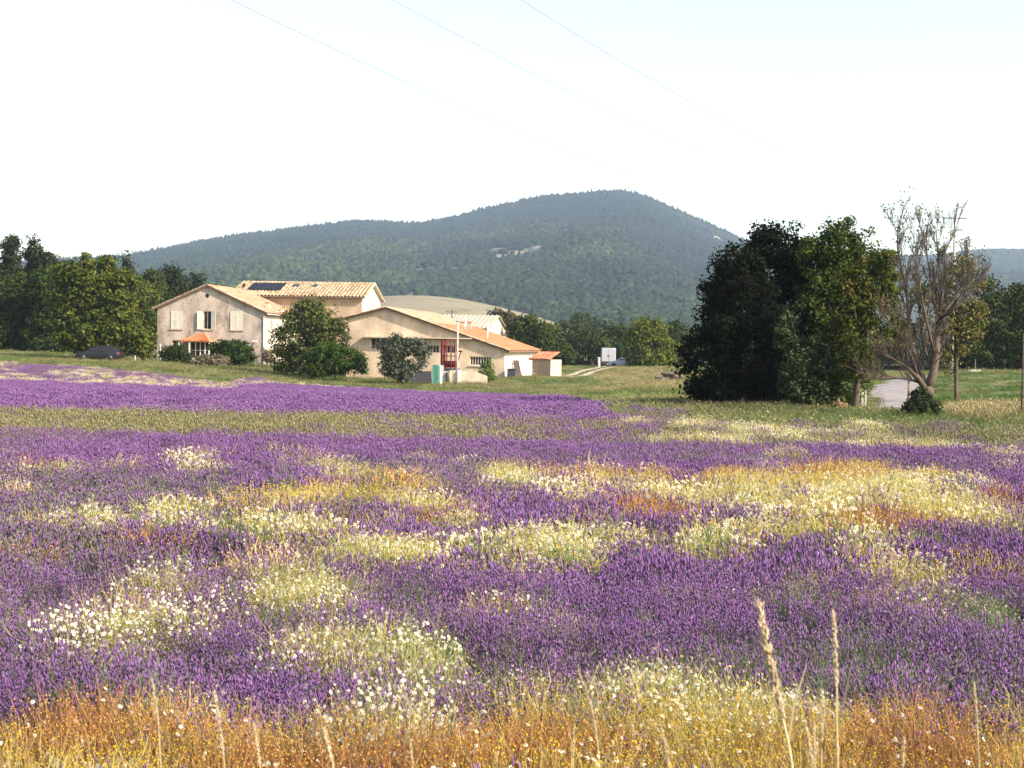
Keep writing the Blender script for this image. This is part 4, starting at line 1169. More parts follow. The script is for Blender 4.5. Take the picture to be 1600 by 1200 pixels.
# verge tiles along the front rake, bumpy edge
for (p0, p1) in (((er[0], er[1]), (rdx, rz_)), ((el[0], el[1]), (rdx, rz_))):
    a = Vector((p0[0], -ov, p0[1] + .03)); b = Vector((p1[0], -ov, p1[1] + .03)); tiles('verge_tiles', a - Vector((0, .12, 0)), (0, 1, 0), b - a, .26, (b - a).length, rf, (.62, .40, .26), (.42, .25, .16), pitch=.26)
# long flat canopy over the openings
box('canopy', (-13.3, -3.0, -.75, -.003, 3.02 - bz, 3.14 - bz), MT['stonew'], bn)
tubeobj('flue', [(-5.4, 9.5, HE + 1.6), (-5.4, 9.5, HE + 3.3)], .06, MT['white'], rf)
tubeobj('flue', [(-2.6, 6.0, HE + .6), (-2.6, 6.0, HE + 2.7)], .06, MT['white'], rf)
for a, b in ((-6.4, 13.5), (-5.7, 13.8)):
    c_ = box('chimney', (a - .2, a + .2, b - .2, b + .2, HE + 1.8, HE + 2.75), MT['stonew'], rf); box('chimney_cap', (a - .27, a + .27, b - .27, b + .27, HE + 2.751, HE + 2.85), MT['orange'], rf)

# ---- pale-roofed shed behind the barn -----------------------------------------
q = P(763, 512, 172); sz = -.6
sh_ = thing('rear_shed', 'white gabled shed behind the barn with a pale ribbed metal roof', 'shed', (q[0], q[1], sz), radians(-8))
e_ = q[2] - sz; ry, rzz = 7.3, P(777, 493, 179)[2] - sz - .1; Dp, eb = 18.5, P(797, 527, 190)[2] - sz; W_ = 9
wall_sheet('wall', [(-W_, -1), (0, -1), (0, e_), (-W_, e_)], [], MT['front2'], sh_)
o = wall_sheet('wall', [(0, -1), (Dp, -1), (Dp, eb), (ry, rzz), (0, e_)], [], MT['side1'], sh_); o.rotation_euler = (0, 0, pi / 2)
poly_wall([(-W_, 0, -1), (-W_, Dp, -1), (-W_, Dp, eb), (-W_, ry, rzz), (-W_, 0, e_)], MT['front2'], sh_); poly_wall([(-W_, Dp, -1), (0, Dp, -1), (0, Dp, eb), (-W_, Dp, eb)], MT['front2'], sh_)
metal = simple('pale_roof_sheet', (.40, .35, .26), .6, .08, 1.5)
rfa = slab('roof', (-W_ - .3, -.4, e_ - .02), (.3, -.4, e_ - .02), (.3, ry, rzz + .12), (-W_ - .3, ry, rzz + .12), .1, metal, sh_)
slab('roof', (.3, Dp + .4, eb), (-W_ - .3, Dp + .4, eb), (-W_ - .3, ry + .001, rzz + .12), (.3, ry + .001, rzz + .12), .1, metal, sh_)
for i in range(17):
    x = -W_ - .1 + i * .56; bm = bmesh.new(); prism(bm, [(x, -.4, e_ - .018), (x + .12, -.4, e_ - .018), (x + .12, ry, rzz + .122), (x, ry, rzz + .122)], (0, 0, .09)); bmobj('roof_rib', bm, metal, rfa)
# tv aerial
am = thing('tv_aerial', 'thin television aerial mast rising behind the barn roof', 'aerial', (P(706, 505, 160)[0], 160, -.5))
za = P(706, 484, 160)[2] + .5
tubeobj('mast', [(0, 0, 0), (0, 0, za)], .06, MT['darkmetal'], am); tubeobj('boom', [(-.7, 0, za - .25), (.7, .1, za - .25)], .035, MT['darkmetal'], am)
for x in (-.6, -.3, 0, .3, .6): tubeobj('dipole', [(x, -.35, za - .24), (x, .35, za - .24)], .018, MT['darkmetal'], am, 5)
tubeobj('dipole', [(0, 0, za - .9), (.6, 0, za - .75)], .03, MT['orange'], am, 5)

# ---- small shed at the barn's end ------------------------------------------------
q = P(860, 588, 143); az = -.8
an = thing('tool_shed', 'small brown rendered lean-to with red roof tiles at the far end of the barn', 'shed', (q[0], q[1], az), radians(-32))
ht = P(860, 562, 143)[2] - az
wall_sheet('wall', [(-2.2, -.6), (0, -.6), (0, ht), (-2.2, ht)], [], MT['shedw'], an); o = wall_sheet('wall', [(0, -.6), (2.2, -.6), (2.2, ht), (0, ht)], [], MT['stonew'], an); o.rotation_euler = (0, 0, pi / 2)  # right wall paler: its sunlit look is put into the render colour
poly_wall([(-2.2, 0, -.6), (-2.2, 2.2, -.6), (-2.2, 2.2, ht), (-2.2, 0, ht)], MT['shedw'], an); poly_wall([(-2.2, 2.2, -.6), (0, 2.2, -.6), (0, 2.2, ht), (-2.2, 2.2, ht)], MT['shedw'], an)
rs_ = slab('roof', (-2.5, -.2, ht + .0), (.15, -.2, ht + .0), (-.5, 1.9, ht + .75), (-2.5, 1.9, ht + .75), .08, roofwood, an)
upv = Vector((0, 2.1, .75)); tiles('roof_tiles', (-2.5, -.25, ht), (1, 0, 0), upv, 2.5, upv.length, rs_, (.62, .22, .12), (.42, .13, .08), .4, pitch=.3)

# ---- clutter round the barn -------------------------------------------------------
def bar(bm, a, b, r): tube(bm, [a, b], r, 6)
z0 = P(701, 590, 126)[2]
rk = thing('red_frame', 'tall red steel frame standing against the barn behind the pale wall', 'frame', (P(701, 590, 126)[0], 126.2, -1.0), radians(-12))
top = P(701, 530, 126)[2] + 1.0
for x, y in ((-.62, 0), (-.22, 0), (.18, 0), (.55, 0), (-.62, .9), (.55, .9)): tubeobj('upright', [(x, y, 0), (x, y, top)], .055, MT['red'], rk, 6)
for z in (top - .05, top - .62, top - 1.5, top - 2.2):
    for a, b in (((-.62, 0), (.55, 0)), ((-.62, .9), (.55, .9)), ((-.62, 0), (-.62, .9)), ((.55, 0), (.55, .9))): tubeobj('crossbar', [(a[0], a[1], z), (b[0], b[1], z)], .045, MT['red'], rk, 6)
box('side_plate', (-.78, -.68, -.02, .9, top - 2.3, top - .02), MT['red'], rk)
box('hopper', (-.5, .5, .1, .8, top - 2.55, top - 1.95), MT['red'], rk, bevel=.05)
box('drum', (-.45, .9, -.05, .7, top - 2.95, top - 2.6), MT['darkmetal'], rk, bevel=.08)
box('arm', (.55, 1.1, .3, .45, top - 1.15, top - 1.0), MT['red'], rk)
tubeobj('arm', [(1.05, .35, top - 1.0), (.6, .35, top - 2.3)], .05, MT['red'], rk, 6)

# pale yard wall: front run, tapering top to the right
gx = lambda px, D: P(px, 560, D)[0]
yw = thing('yard_wall', 'low pale rendered wall in front of the barn, sloping into the grass', 'wall', (0, 0, 0))
def wallseg(name, pxa, pxb, D, ya, yb, m, th=.3, depth=0):
    xa, xb = gx(pxa, D), gx(pxb, D); za, zb_ = P(pxa, ya, D)[2], P(pxb, yb, D)[2]
    bm = bmesh.new(); prism(bm, [(xa, D + depth, -2.2), (xb, D + depth, -2.2), (xb, D + depth, zb_), (xa, D + depth, za)], (0, th, 0)); return bmobj(name, bm, m, yw)
wallseg('end_panel', 690, 701.5, 121.4, 580, 580, MT['concrete']); wallseg('wall_run', 703, 716, 121, 578.5, 578.5, MT['stonew']); wallseg('wall_run', 716.5, 720, 120.7, 578, 578, MT['white'], .4)
wallseg('wall_run', 720.5, 742, 121, 580, 580, MT['stonew']); wallseg('wall_run', 742.2, 762, 121, 580, 588, MT['stonew'])
wallseg('slot', 697, 698.3, 121.3, 582, 582, MT['black'], .08)
lw = wallseg('low_wall', 640, 674, 123, 580, 580, MT['darkmetal'], .3)  # shade on this stretch of wall is put in as dark grey colour
del lw
cb = thing('green_cabinet', 'pale green metal cabinet with a white edge beside the yard wall', 'cabinet', (gx(682, 120.6), 120.6, -1.75), radians(-8))
hc = P(682, 570, 120.6)[2] + 1.75
bm = bmesh.new(); prism(bm, [(-.38, 0, 0), (.30, 0, 0), (.30, 0, hc - .1), (.22, 0, hc), (-.30, 0, hc), (-.38, 0, hc - .08)], (0, .5, 0)); bmobj('body', bm, MT['teal'], cb)
box('door', (-.34, .24, -.03, -.002, .1, hc - .12), MT['teal'], cb); box('edge_strip', (.305, .44, -.02, .5, 0, hc - .1), MT['white'], cb, bevel=.03); box('handle', (.12, .16, -.06, -.031, hc * .5, hc * .5 + .16), MT['steel'], cb)
box('rib', (-.32, .22, -.045, -.031, hc * .66, hc * .68), MT['teal'], cb)
# grey tub on the corner of the barn
def at_barn(x, y, z=0): return bn.matrix_basis @ Vector((x, y, z))
from mathutils import Matrix as _M
bn_m = _M.Translation(bn.location) @ _M.Rotation(radians(-8), 4, 'Z')
def BW(x, y, z=0): return bn_m @ Vector((x, y, z))
p_ = BW(.75, -.3); gz = h1(p_.x, p_.y)
tb = thing('water_tank', 'dark grey water tank on a pale block by the corner of the barn', 'tank', (p_.x, p_.y, gz - .05), radians(-12))
box('body', (-.4, .4, -.3, .3, .18, .85), MT['darkmetal'], tb, bevel=.04); box('rim', (-.44, .44, -.34, .34, .851, .92), MT['darkmetal'], tb); box('block', (-.1, .35, -.25, .25, -.1, .178), MT['stonew'], tb)
tubeobj('tap', [(0, .0, .92), (0, 0, 1.15), (.12, 0, 1.2)], .03, MT['white'], tb)
p_ = BW(.7, 5.0); gz = h1(p_.x, p_.y)
bd = thing('brown_door_panel', 'brown wooden door panel leaning on the white barn wall', 'board', (p_.x, p_.y, gz - .1), radians(78 - 20))
for i in range(4):
    bm = bmesh.new(); bx(bm, -.5 + i * .25, -.26 + i * .25, 0, .06, 0, 1.75); o = bmobj('plank', bm, MT['brownwood'], bd); o.rotation_euler = (radians(-12), 0, 0)
o = box('batten', (-.45, .45, .061, .1, .3, .42), MT['brownwood'], bd); o.rotation_euler = (radians(-12), 0, 0)
for k, (yy, lab, wd, hh, tilt) in enumerate([(9.0, 'narrower white board leaning on the barn wall beside the brown panel', .5, 1.8, 14), (10.8, 'wide white board leaning on the barn wall, next to the narrow one', .8, 1.95, 18)]):
    p_ = BW(.8, yy); gz = h1(p_.x, p_.y)
    ob = box('white_board', (-wd, wd, 0, .12, -.1, hh), MT['white'], None, bevel=.03); ob.location = (p_.x, p_.y, gz); ob.rotation_euler = (radians(-tilt), radians(-6), radians(60))
    tag(ob, lab, 'board', 'white boards leaning on the barn')
p_ = BW(1.1, 14.8); gz = h1(p_.x, p_.y)
tr_ = thing('garden_bench', 'pale garden bench against the barn wall near the brown lean-to', 'bench', (p_.x, p_.y, gz - .03), radians(78))
box('seat', (-.6, .6, -.2, .2, .4, .45), MT['white'], tr_); box('backrest', (-.6, .6, .2, .25, .5, .9), MT['white'], tr_)
for x in (-.5, .5):
    for y in (-.17, .2): box('leg', (x - .03, x + .03, y - .03, y + .03, 0, .398), MT['white'], tr_)

# ---- poles and wires ------------------------------------------------------------
def pole(name, label, px, D, ytop, rad, m, cat='pole', rz=0, lean=(0, 0), sink=.6, group=None):
    x = gx(px, D); zt_ = P(px, ytop, D)[2]; g_ = h1(x, D)
    t = thing(name, label, cat, (x, D, g_), rz, group)
    tubeobj('shaft', [(0, 0, -sink), (lean[0] * .5, 0, (zt_ - g_) * .5), (lean[0], lean[1], zt_ - g_)], [rad, rad * .9, rad * .75], m, t, 10)
    return t, zt_ - g_
t, h_ = pole('utility_pole', 'slim grey pole standing in front of the barn, left of the strip window', 714.5, 119.5, 497, .09, MT['concrete'])
tubeobj('bracket', [(-.18, -.05, h_ - .3), (.18, -.05, h_ - .3)], .03, MT['darkmetal'], t)
t, h_ = pole('utility_pole', 'tall pale power pole half hidden by the bare branches of the dead tree', 1487, 95, 338, .12, MT['concrete'])
tubeobj('crossarm', [(-.75, 0, h_ - .12), (.75, 0, h_ - .12)], .035, MT['darkmetal'], t)
for x in (-.7, .7): tubeobj('insulator', [(x, 0, h_ - .11), (x, 0, h_ + .05)], .04, MT['white'], t)
tubeobj('insulator', [(0, -.17, h_ - 1.4), (0, -.17, h_ - 1.2)], .05, MT['white'], t)
t, h_ = pole('utility_pole', 'thin pale telephone pole beyond the meadow before the dark trees at the right', 1571, 150, 499, .10, MT['concrete'])
tubeobj('bracket', [(-.3, 0, h_ - .3), (.3, 0, h_ - .3)], .035, MT['darkmetal'], t)
t, h_ = pole('concrete_pole', 'grey concrete pole at the left edge of the road beneath the olive foliage', 1347, 57, 560, .11, MT['concrete'])
box('groove', (.13, .2, -.08, .08, -.3, h_ * .9), MT['concrete'], t)
t, h_ = pole('fence_post', 'thin grey wooden post between the road and the dead tree', 1421, 50, 588, .045, MT['wood'], 'post')
box('staple_band', (-.05, .05, -.05, .05, h_ - .2, h_ - .16), MT['darkmetal'], t)
t, h_ = pole('fence_post', 'tall dark wooden post at the right edge of the field', 1598.5, 50, 520, .035, MT['brownwood'], 'post')
box('staple_band', (-.06, .06, -.06, .06, h_ - .3, h_ - .25), MT['darkmetal'], t)
t, h_ = pole('gate_post', 'short white post between the parked car and the farmhouse', 211, 138, 547, .09, MT['white'], 'post')
box('cap', (-.12, .12, -.12, .12, h_ - .01, h_ + .05), MT['white'], t)
t, h_ = pole('gate_post', 'white post against the left corner of the farmhouse front', 250.5, 141, 538, .09, MT['white'], 'post')
box('cap', (-.12, .12, -.12, .12, h_ - .01, h_ + .05), MT['white'], t)
t, h_ = pole('gate_post', 'thick white post just left of the parked van', 936, 186, 559, .17, MT['white'], 'post')
box('cap', (-.2, .2, -.2, .2, h_ - .01, h_ + .06), MT['white'], t)
t, h_ = pole('garden_post', 'white garden post in front of the green bush by the porch', 335, 139, 547, .08, MT['white'], 'post')
box('cap', (-.1, .1, -.1, .1, h_ - .01, h_ + .05), MT['white'], t)


def wire(label, A, B, sag, r=.008, n=90):
    A = np.array(A); B = np.array(B); s = np.linspace(0, 1, n)[:, None]
    L = A + (B - A) * s; L[:, 2] -= 4 * sag * (s * (1 - s))[:, 0]
    o = tubeobj('power_line', [tuple(p) for p in L], r, MT['wire'], None, 5); tag(o, label, 'wire', 'overhead power lines')


wire('overhead power line passing lowest of the three, reaching the dead tree', P(1487, 364, 95), (-30.2, -6, 19.0), 5.37)
wire('overhead power line between the other two, meeting the frame top near the middle', P(1470, 337, 95), (-30, -6, 20.5), 4.5)
wire('overhead power line highest and farthest right of the three', P(1506, 337, 95), (-24.8, -6, 18.85), 3.51)
# the horizontal service wire in front of the barn
wire('thin dark wire across the ochre gable of the barn', P(545, 512, 133), P(700, 515, 131), .15, .02, 20)

# ---- car and van -----------------------------------------------------------------
def loft_body(name, sec, m, parent, bevel=0):
    """sec: list of (x, halfwidth, zbottom, ztop, topinset) cross-sections along x"""
    bm = bmesh.new(); rings = []
    for x, hw, zb_, zt_, ins in sec:
        rings.append([bm.verts.new(p) for p in ((x, -hw * .96, zb_), (x, -hw, zb_ + (zt_ - zb_) * .45), (x, -hw * .97, zb_ + (zt_ - zb_) * .8), (x, -hw + ins, zt_), (x, hw - ins, zt_), (x, hw * .97, zb_ + (zt_ - zb_) * .8), (x, hw, zb_ + (zt_ - zb_) * .45), (x, hw * .96, zb_))])
    for a, b in zip(rings[:-1], rings[1:]):
        for k in range(8): bm.faces.new((a[k], a[(k + 1) % 8], b[(k + 1) % 8], b[k]))
    bm.faces.new(rings[0]); bm.faces.new(rings[-1][::-1])
    o = bmobj(name, bm, m, parent, smooth=True)
    md = o.modifiers.new('soft', 'BEVEL'); md.width = .04; md.segments = 2
    return o


def wheel(parent, x, y, r):
    w_ = tubeobj('wheel', [(x, y - .1, r), (x, y + .1, r)], r, MT['tyre'], parent, 20)
    tubeobj('rim', [(x, y - .112, r), (x, y + .112, r)], r * .6, MT['steel'], w_, 14)


def make_car(label, px, D, paint, rz, hatch=True, name='parked_car', flip=1):
    x = gx(px, D); g_ = h1(x, D)
    c = thing(name, label, 'car', (x, D, g_ + .02), rz)
    loft_body('body', [(-2.1, .72, .32, .62, .1), (-1.95, .82, .26, .78, .1), (-1.1, .86, .24, .92, .08), (-.7, .87, .24, .95, .06), (.9, .87, .24, .98, .06), (1.75, .85, .26, .98, .08), (2.0, .80, .30, .86, .1), (2.08, .74, .36, .6, .1)], paint, c)
    loft_body('cabin', [(-1.05, .72, .9, .97, .05), (-.35, .70, .9, 1.38, .14), (.3, .70, .9, 1.44, .15), (1.2, .69, .9, 1.4, .15), (1.9, .70, .9, 1.0, .08)], paint, c)
    for s in (-1, 1):
        for a, b, at, bt in ((-.78, .05, -.36, .05), (.12, .85, .12, .85), (.92, 1.55, .92, 1.25)):
            bm = bmesh.new(); y = s * .735; yt = s * .60
            v = [(a, y, .99), (b, y, .99), (bt, yt, 1.36), (at, yt, 1.36)]; prism(bm, v, (0, s * .012, .0)); bmobj('window', bm, MT['glass'], c)
    for v in ([(-1.04, -.62, .985), (-1.04, .62, .985), (-.4, .5, 1.38), (-.4, -.5, 1.38)], [(1.86, -.6, 1.02), (1.86, .6, 1.02), (1.26, .5, 1.39), (1.26, -.5, 1.39)]):
        bm = bmesh.new(); prism(bm, v, (-.02 if v[0][0] < 0 else .03, 0, .02)); bmobj('windscreen', bm, MT['glass'], c)
    for wx in (-1.32, 1.28):
        for s in (-.76, .76): wheel(c, wx, s, .31)
    for s in (-.62, .62):
        box('headlight', (-2.12, -2.0, s - .14, s + .14, .60, .72), MT['steel'], c); box('tail_light', (2.0, 2.06, s - .12, s + .12, .66, .82), MT['redlamp'], c)
    box('bumper', (2.05, 2.14, -.75, .75, .34, .5), paint, c, bevel=.02); box('bumper', (-2.18, -2.08, -.72, .72, .3, .46), paint, c, bevel=.02)
    return c


make_car('dark grey hatchback parked facing left in the shade of the chestnut', 156, 132.2, MT['carp'], radians(-4))
make_car('white car parked beyond the van, half hidden by the bright green tree', 976, 196, MT['vanw'], radians(-18))
x = gx(951, 200); g_ = h1(x, 200)
vn = thing('parked_van', 'white box van seen from behind at the end of the dirt track', 'van', (x, 200, g_), radians(-3))
box('cargo_box', (-1.0, 1.0, .0, 3.6, .75, 2.75), MT['vanw'], vn, bevel=.05)
for s in (-1, 1):
    d_ = box('rear_door', (min(s * .02, s * .94), max(s * .02, s * .94), -.05, -.003, .85, 2.65), MT['vanw'], vn); box('handle', (s * .08 - .03, s * .08 + .03, -.09, -.051, 1.5, 1.75), MT['darkmetal'], d_)
    box('tail_light', (s * .9 - .06, s * .9 + .06, -.06, 0, .55, .72), MT['redlamp'], vn)
    for yy in (.7, 4.6): w_ = tubeobj('wheel', [(s * .85 - .12, yy, .35), (s * .85 + .12, yy, .35)], .35, MT['tyre'], vn, 18); tubeobj('rim', [(s * .85 - .13, yy, .35), (s * .85 + .13, yy, .35)], .2, MT['steel'], w_, 12)
box('bumper', (-.98, .98, -.1, .1, .42, .56), MT['darkmetal'], vn); box('chassis', (-.8, .8, .1, 5.2, .5, .74), MT['darkmetal'], vn)
cbv = loft_body('cab', [(0, .95, .5, 1.6, .1), (.6, .95, .5, 2.15, .15), (1.4, .95, .5, 2.2, .15), (1.7, .93, .5, 2.1, .2)], MT['vanw'], vn); cbv.rotation_euler = (0, 0, -pi / 2); cbv.location = (0, 5.4, 0)
box('number_plate', (-.25, .25, -.13, -.101, .44, .54), MT['white'], vn)
# white trough on the meadow crest
x = gx(1523, 93); g_ = h1(x, 93)
tg = thing('water_trough', 'small white trough lying on the crest of the meadow', 'trough', (x, 93, g_ + .1), radians(8))
bm = bmesh.new(); prism(bm, [(-.32, -.15, 0), (.32, -.15, 0), (.36, -.22, .16), (-.36, -.22, .16)], (0, .4, 0)); bmobj('basin', bm, MT['white'], tg)
for s in (-.25, .25): box('leg', (s - .03, s + .03, -.05, .15, -.5, -.003), MT['white'], tg)
tubeobj('pipe', [(.2, .3, -.4), (.2, .3, .85)], .025, MT['wood'], tg)
# log and rubble heap by the oaks
x = gx(1046, 108); g_ = h1(x, 108)
lp = thing('rubble_heap', 'heap of logs and stones in the dry grass beside the dark oak', 'heap', (x, 108, g_))
for i in range(14):
    V = icoV * (1 + .5 * (rs.rand(len(icoV), 1) - .5)) * (.10 + .14 * rs.rand()) + np.array([(rs.rand() - .5) * 1.8, (rs.rand() - .5) * 1.2, .1 + rs.rand() * .45])
    link('stone', np_mesh('stone', V, [icoF]), MT['soil'], lp)
for i in range(6):
    a = rs.rand() * .6 - .3; x_ = (rs.rand() - .5) * .8; z_ = .15 + i * .1; tubeobj('log', [(x_ - .7, (rs.rand() - .5), z_), (x_ + .7, a, z_ + a * .3)], .09, MT['bark'], lp, 8)

# ------------------------------------------------------------------ trees
def crown_mesh(name, blobs, leaf, n_clump, per, cols, clump_r, shell=.55, flat=.75, sun=None):
    """foliage: leaves gathered in sprays spread through the crown; blobs [(centre, radii)]"""
    ex = []
    for c, r in blobs:
        for _ in range(4):
            dd = rs.randn(3); dd /= np.linalg.norm(dd); dd[2] = abs(dd[2]) * (1 if rs.rand() < .8 else -1); q_ = .22 + .2 * rs.rand(); ex.append((c + dd * r * (.92 - q_ * .3 + .12 * rs.rand()), np.array([r.mean()] * 3) * q_ * np.array([1, 1, .8])))
    blobs = list(blobs) + ex
    vol = np.array([r[0] * r[1] * r[2] for c, r in blobs]) ** .8; pick = rs.choice(len(blobs), n_clump, p=vol / vol.sum())
    C = np.array([b[0] for b in blobs])[pick]; R = np.array([b[1] for b in blobs])[pick]
    d = rs.randn(n_clump, 3); d /= np.linalg.norm(d, axis=1, keepdims=True)
    q = (shell + (1 - shell) * rs.rand(n_clump)) ** .8; q[rs.rand(n_clump) < .1] *= 1.06
    cc = C + d * R * q[:, None]
    cr = clump_r * (.6 + .8 * rs.rand(n_clump))
    n = n_clump * per; ci = np.repeat(np.arange(n_clump), per)
    g3 = rs.randn(n, 3); g3 /= np.maximum(1, np.linalg.norm(g3, axis=1, keepdims=True) / 1.9); off = g3 * cr[ci][:, None] * np.array([1, 1, flat]) * .5
    pos = cc[ci] + off
    nrm = off / (np.linalg.norm(off, axis=1, keepdims=True) + 1e-6) + rs.randn(n, 3) * .7 + np.array([0, 0, .5]); nrm /= np.linalg.norm(nrm, axis=1, keepdims=True)
    a = np.cross(nrm, rs.randn(n, 3)); a /= np.linalg.norm(a, axis=1, keepdims=True); b = np.cross(nrm, a)
    s = leaf * (.6 + .8 * rs.rand(n, 1))
    V = np.stack([pos - a * s * .5, pos + b * s * .32 + nrm * s * .06, pos + a * s * .5, pos - b * s * .32 + nrm * s * .06], 1).reshape(-1, 3)
    F = np.arange(n)[:, None] * 4 + [0, 1, 2, 3]
    cols = np.array(cols); ck = cols[rs.randint(0, len(cols), n_clump)] * (.75 + .5 * rs.rand(n_clump, 1)); lc = ck[ci] * (.75 + .5 * rs.rand(n, 1))
    return np_mesh(name, V, [F], np.repeat(lc, 4, 0)), cc, cr


def branch_path(a, b, wob, n=5):
    a = np.array(a, float); b = np.array(b, float); t = np.linspace(0, 1, n)[:, None]; p_ = a + (b - a) * t
    p_[1:-1] += (rs.rand(n - 2, 3) - .5) * wob; return [tuple(x) for x in p_]


def tree(name, label, cat, px, D, blobs_px, cols, leaf=.15, clumps=300, per=50, clump_r=.5, trunk_r=.2, group=None, depth=.8, limbs=7, bark='bark', leafmat='leaf', shell=.5, trunks=1, kind_scale=1, base=None):
    x = gx(px, D); g_ = h1(x, D) if base is None else base
    t = thing(name, label, cat, (x, D, g_), 0, group)
    blobs = []
    for bl in blobs_px:
        bp, bq, rx, ry = bl[:4]; dd = bl[4] if len(bl) > 4 else 0
        c = P(bp, bq, D + dd); k = (D + dd) / FPX
        blobs.append((c - np.array([x, D, g_]), np.array([rx * k, rx * k * depth, ry * k])))
    me, cc, cr = crown_mesh('crown', blobs, leaf, clumps, per, cols, clump_r, shell)
    crn = link('crown', me, MT[leafmat], t)
    if not limbs: return t
    allc = np.array([b[0] for b in blobs]); topz = max(b[0][2] + b[1][2] * .5 for b in blobs)
    zc = float(np.mean(allc[:, 2])); 
    for k in range(trunks):
        ox, oy = ((rs.rand() - .5) * 2 * (trunks > 1) * 1.5, (rs.rand() - .5) * (trunks > 1))
        cm = allc.mean(0); tp = (ox + (cm[0] - ox) * .6, oy, max(zc, .6))
        bm = bmesh.new(); tube(bm, branch_path((ox, oy, -.3), tp, trunk_r * 1.2), [trunk_r * 1.25, trunk_r, trunk_r * .85, trunk_r * .75, trunk_r * .6], 9); bmobj('trunk', bm, MT[bark], t, smooth=True)
        sel = rs.choice(len(cc), min(limbs, len(cc)), replace=False)
        for i, s in enumerate(sel):
            f0 = .45 + .5 * rs.rand(); st = np.array([ox, oy, 0]) * (1 - f0) + np.array(tp) * f0
            bm = bmesh.new(); tube(bm, branch_path(st, cc[s], .35), [trunk_r * .5, trunk_r * .4, trunk_r * .3, trunk_r * .2, trunk_r * .08], 6); bmobj('limb', bm, MT[bark], t, smooth=True)
    return t


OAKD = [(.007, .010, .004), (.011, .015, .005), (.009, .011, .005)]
OAKG = [(.055, .080, .016), (.080, .105, .022), (.040, .058, .013)]
YOL = [(.085, .095, .018), (.07, .085, .018), (.115, .095, .026), (.055, .07, .015), (.05, .07, .016)]
CHST = [(.070, .088, .016), (.095, .105, .02), (.050, .068, .014)]
FRG = [(.10, .12, .02), (.13, .145, .025), (.07, .09, .018)]
PINE = [(.028, .036, .015), (.036, .045, .018), (.022, .028, .013)]
WOOD = [(.042, .060, .015), (.058, .074, .019), (.030, .040, .012)]

tree('oak_tree', 'broad nearly black oak nearest the farm, its crown reaching the ground', 'tree', 1140, 57, [(1110, 560, 48, 62), (1150, 465, 48, 62), (1175, 520, 65, 90), (1130, 610, 60, 24), (1105, 500, 14, 40), (1200, 600, 50, 36), (1150, 410, 40, 24), (1125, 430, 22, 22)], OAKD, .15, 700, 52, .42, .24, depth=.9, limbs=10)
tree('oak_tree', 'tall dark oak in the middle of the clump with tufted top', 'tree', 1215, 60, [(1210, 420, 48, 60), (1240, 500, 60, 90), (1200, 375, 24, 26), (1235, 372, 24, 20), (1185, 392, 20, 20), (1260, 420, 34, 44), (1215, 585, 50, 50)], OAKD, .15, 560, 52, .42, .24, depth=.9, limbs=10)
tree('oak_tree', 'green leafy oak at the right of the dark clump, catching the sun', 'tree', 1310, 58, [(1310, 395, 40, 38), (1322, 360, 26, 18), (1335, 440, 48, 52), (1290, 470, 44, 60), (1300, 550, 48, 50), (1296, 375, 20, 24), (1350, 385, 16, 24), (1268, 400, 24, 28)], OAKG + [(.03, .045, .018)], .14, 480, 50, .38, .2, limbs=10)
tree('oak_sapling', 'grey green young oaks standing low in front of the dark clump', 'tree', 1255, 54, [(1232, 535, 22, 34), (1250, 590, 34, 36), (1282, 560, 26, 46), (1262, 612, 44, 24), (1225, 495, 12, 20)], [(.05, .065, .03), (.065, .08, .035), (.03, .045, .02)], .12, 230, 42, .3, .08, limbs=8)
tree('ash_tree', 'olive and yellow leaved tree overhanging the left side of the road', 'tree', 1334, 53.5, [(1360, 440, 36, 42), (1378, 495, 40, 50), (1335, 480, 34, 48), (1345, 535, 46, 42), (1385, 415, 22, 30), (1340, 575, 34, 22), (1398, 530, 22, 34), (1318, 440, 16, 26)], YOL, .12, 420, 42, .30, .12, limbs=14)
tree('bush', 'bright green bush at the foot of the olive tree left of the concrete pole', 'bush', 1325, 54, [(1328, 600, 26, 34), (1310, 622, 20, 20), (1345, 588, 16, 22)], [(.10, .14, .035), (.13, .16, .05)], .11, 90, 40, .25, .04, limbs=4)
tree('dry_shrub', 'small tan dried shrub at the edge of the oak clump', 'shrub', 1312, 52.5, [(1312, 640, 16, 12)], [(.34, .21, .11), (.26, .17, .09)], .09, 36, 40, .16, .03, limbs=3)
tree('bush', 'dark thorny bush round the foot of the dead tree', 'bush', 1437, 47.6, [(1437, 640, 24, 20), (1418, 648, 13, 12), (1455, 642, 14, 20), (1440, 618, 12, 12)], [(.035, .05, .02), (.05, .065, .025), (.025, .035, .018)], .10, 150, 40, .2, .04, limbs=6, depth=.7)
tree('ash_tree', 'yellow green tree just behind the bare branches of the dead tree', 'tree', 1498, 66, [(1502, 460, 28, 60), (1490, 530, 28, 36), (1515, 500, 24, 40), (1480, 560, 16, 22), (1450, 470, 20, 40)], [(.12, .12, .035), (.15, .12, .045), (.09, .10, .03)], .15, 200, 32, .4, .1, limbs=10)
tree('oak_tree', 'large dark tree beyond the meadow at the right edge', 'tree', 1565, 124, [(1560, 500, 36, 44), (1590, 480, 34, 36), (1545, 545, 36, 34), (1600, 540, 40, 40), (1540, 450, 18, 20)], WOOD, .26, 420, 40, .7, .3, limbs=8)
tree('oak_tree', 'shadowed tree under the larger one, behind the telephone pole', 'tree', 1530, 135, [(1510, 550, 26, 30), (1535, 520, 24, 40), (1570, 570, 50, 18)], OAKD, .26, 220, 40, .6, .25, limbs=5)
tree('bush', 'dark low bushes under the trees right of the thin telephone pole', 'bush', 1610, 128, [(1600, 565, 30, 20), (1640, 550, 40, 40)], OAKD + [(.08, .06, .04)], .22, 120, 40, .5, .1, limbs=4)

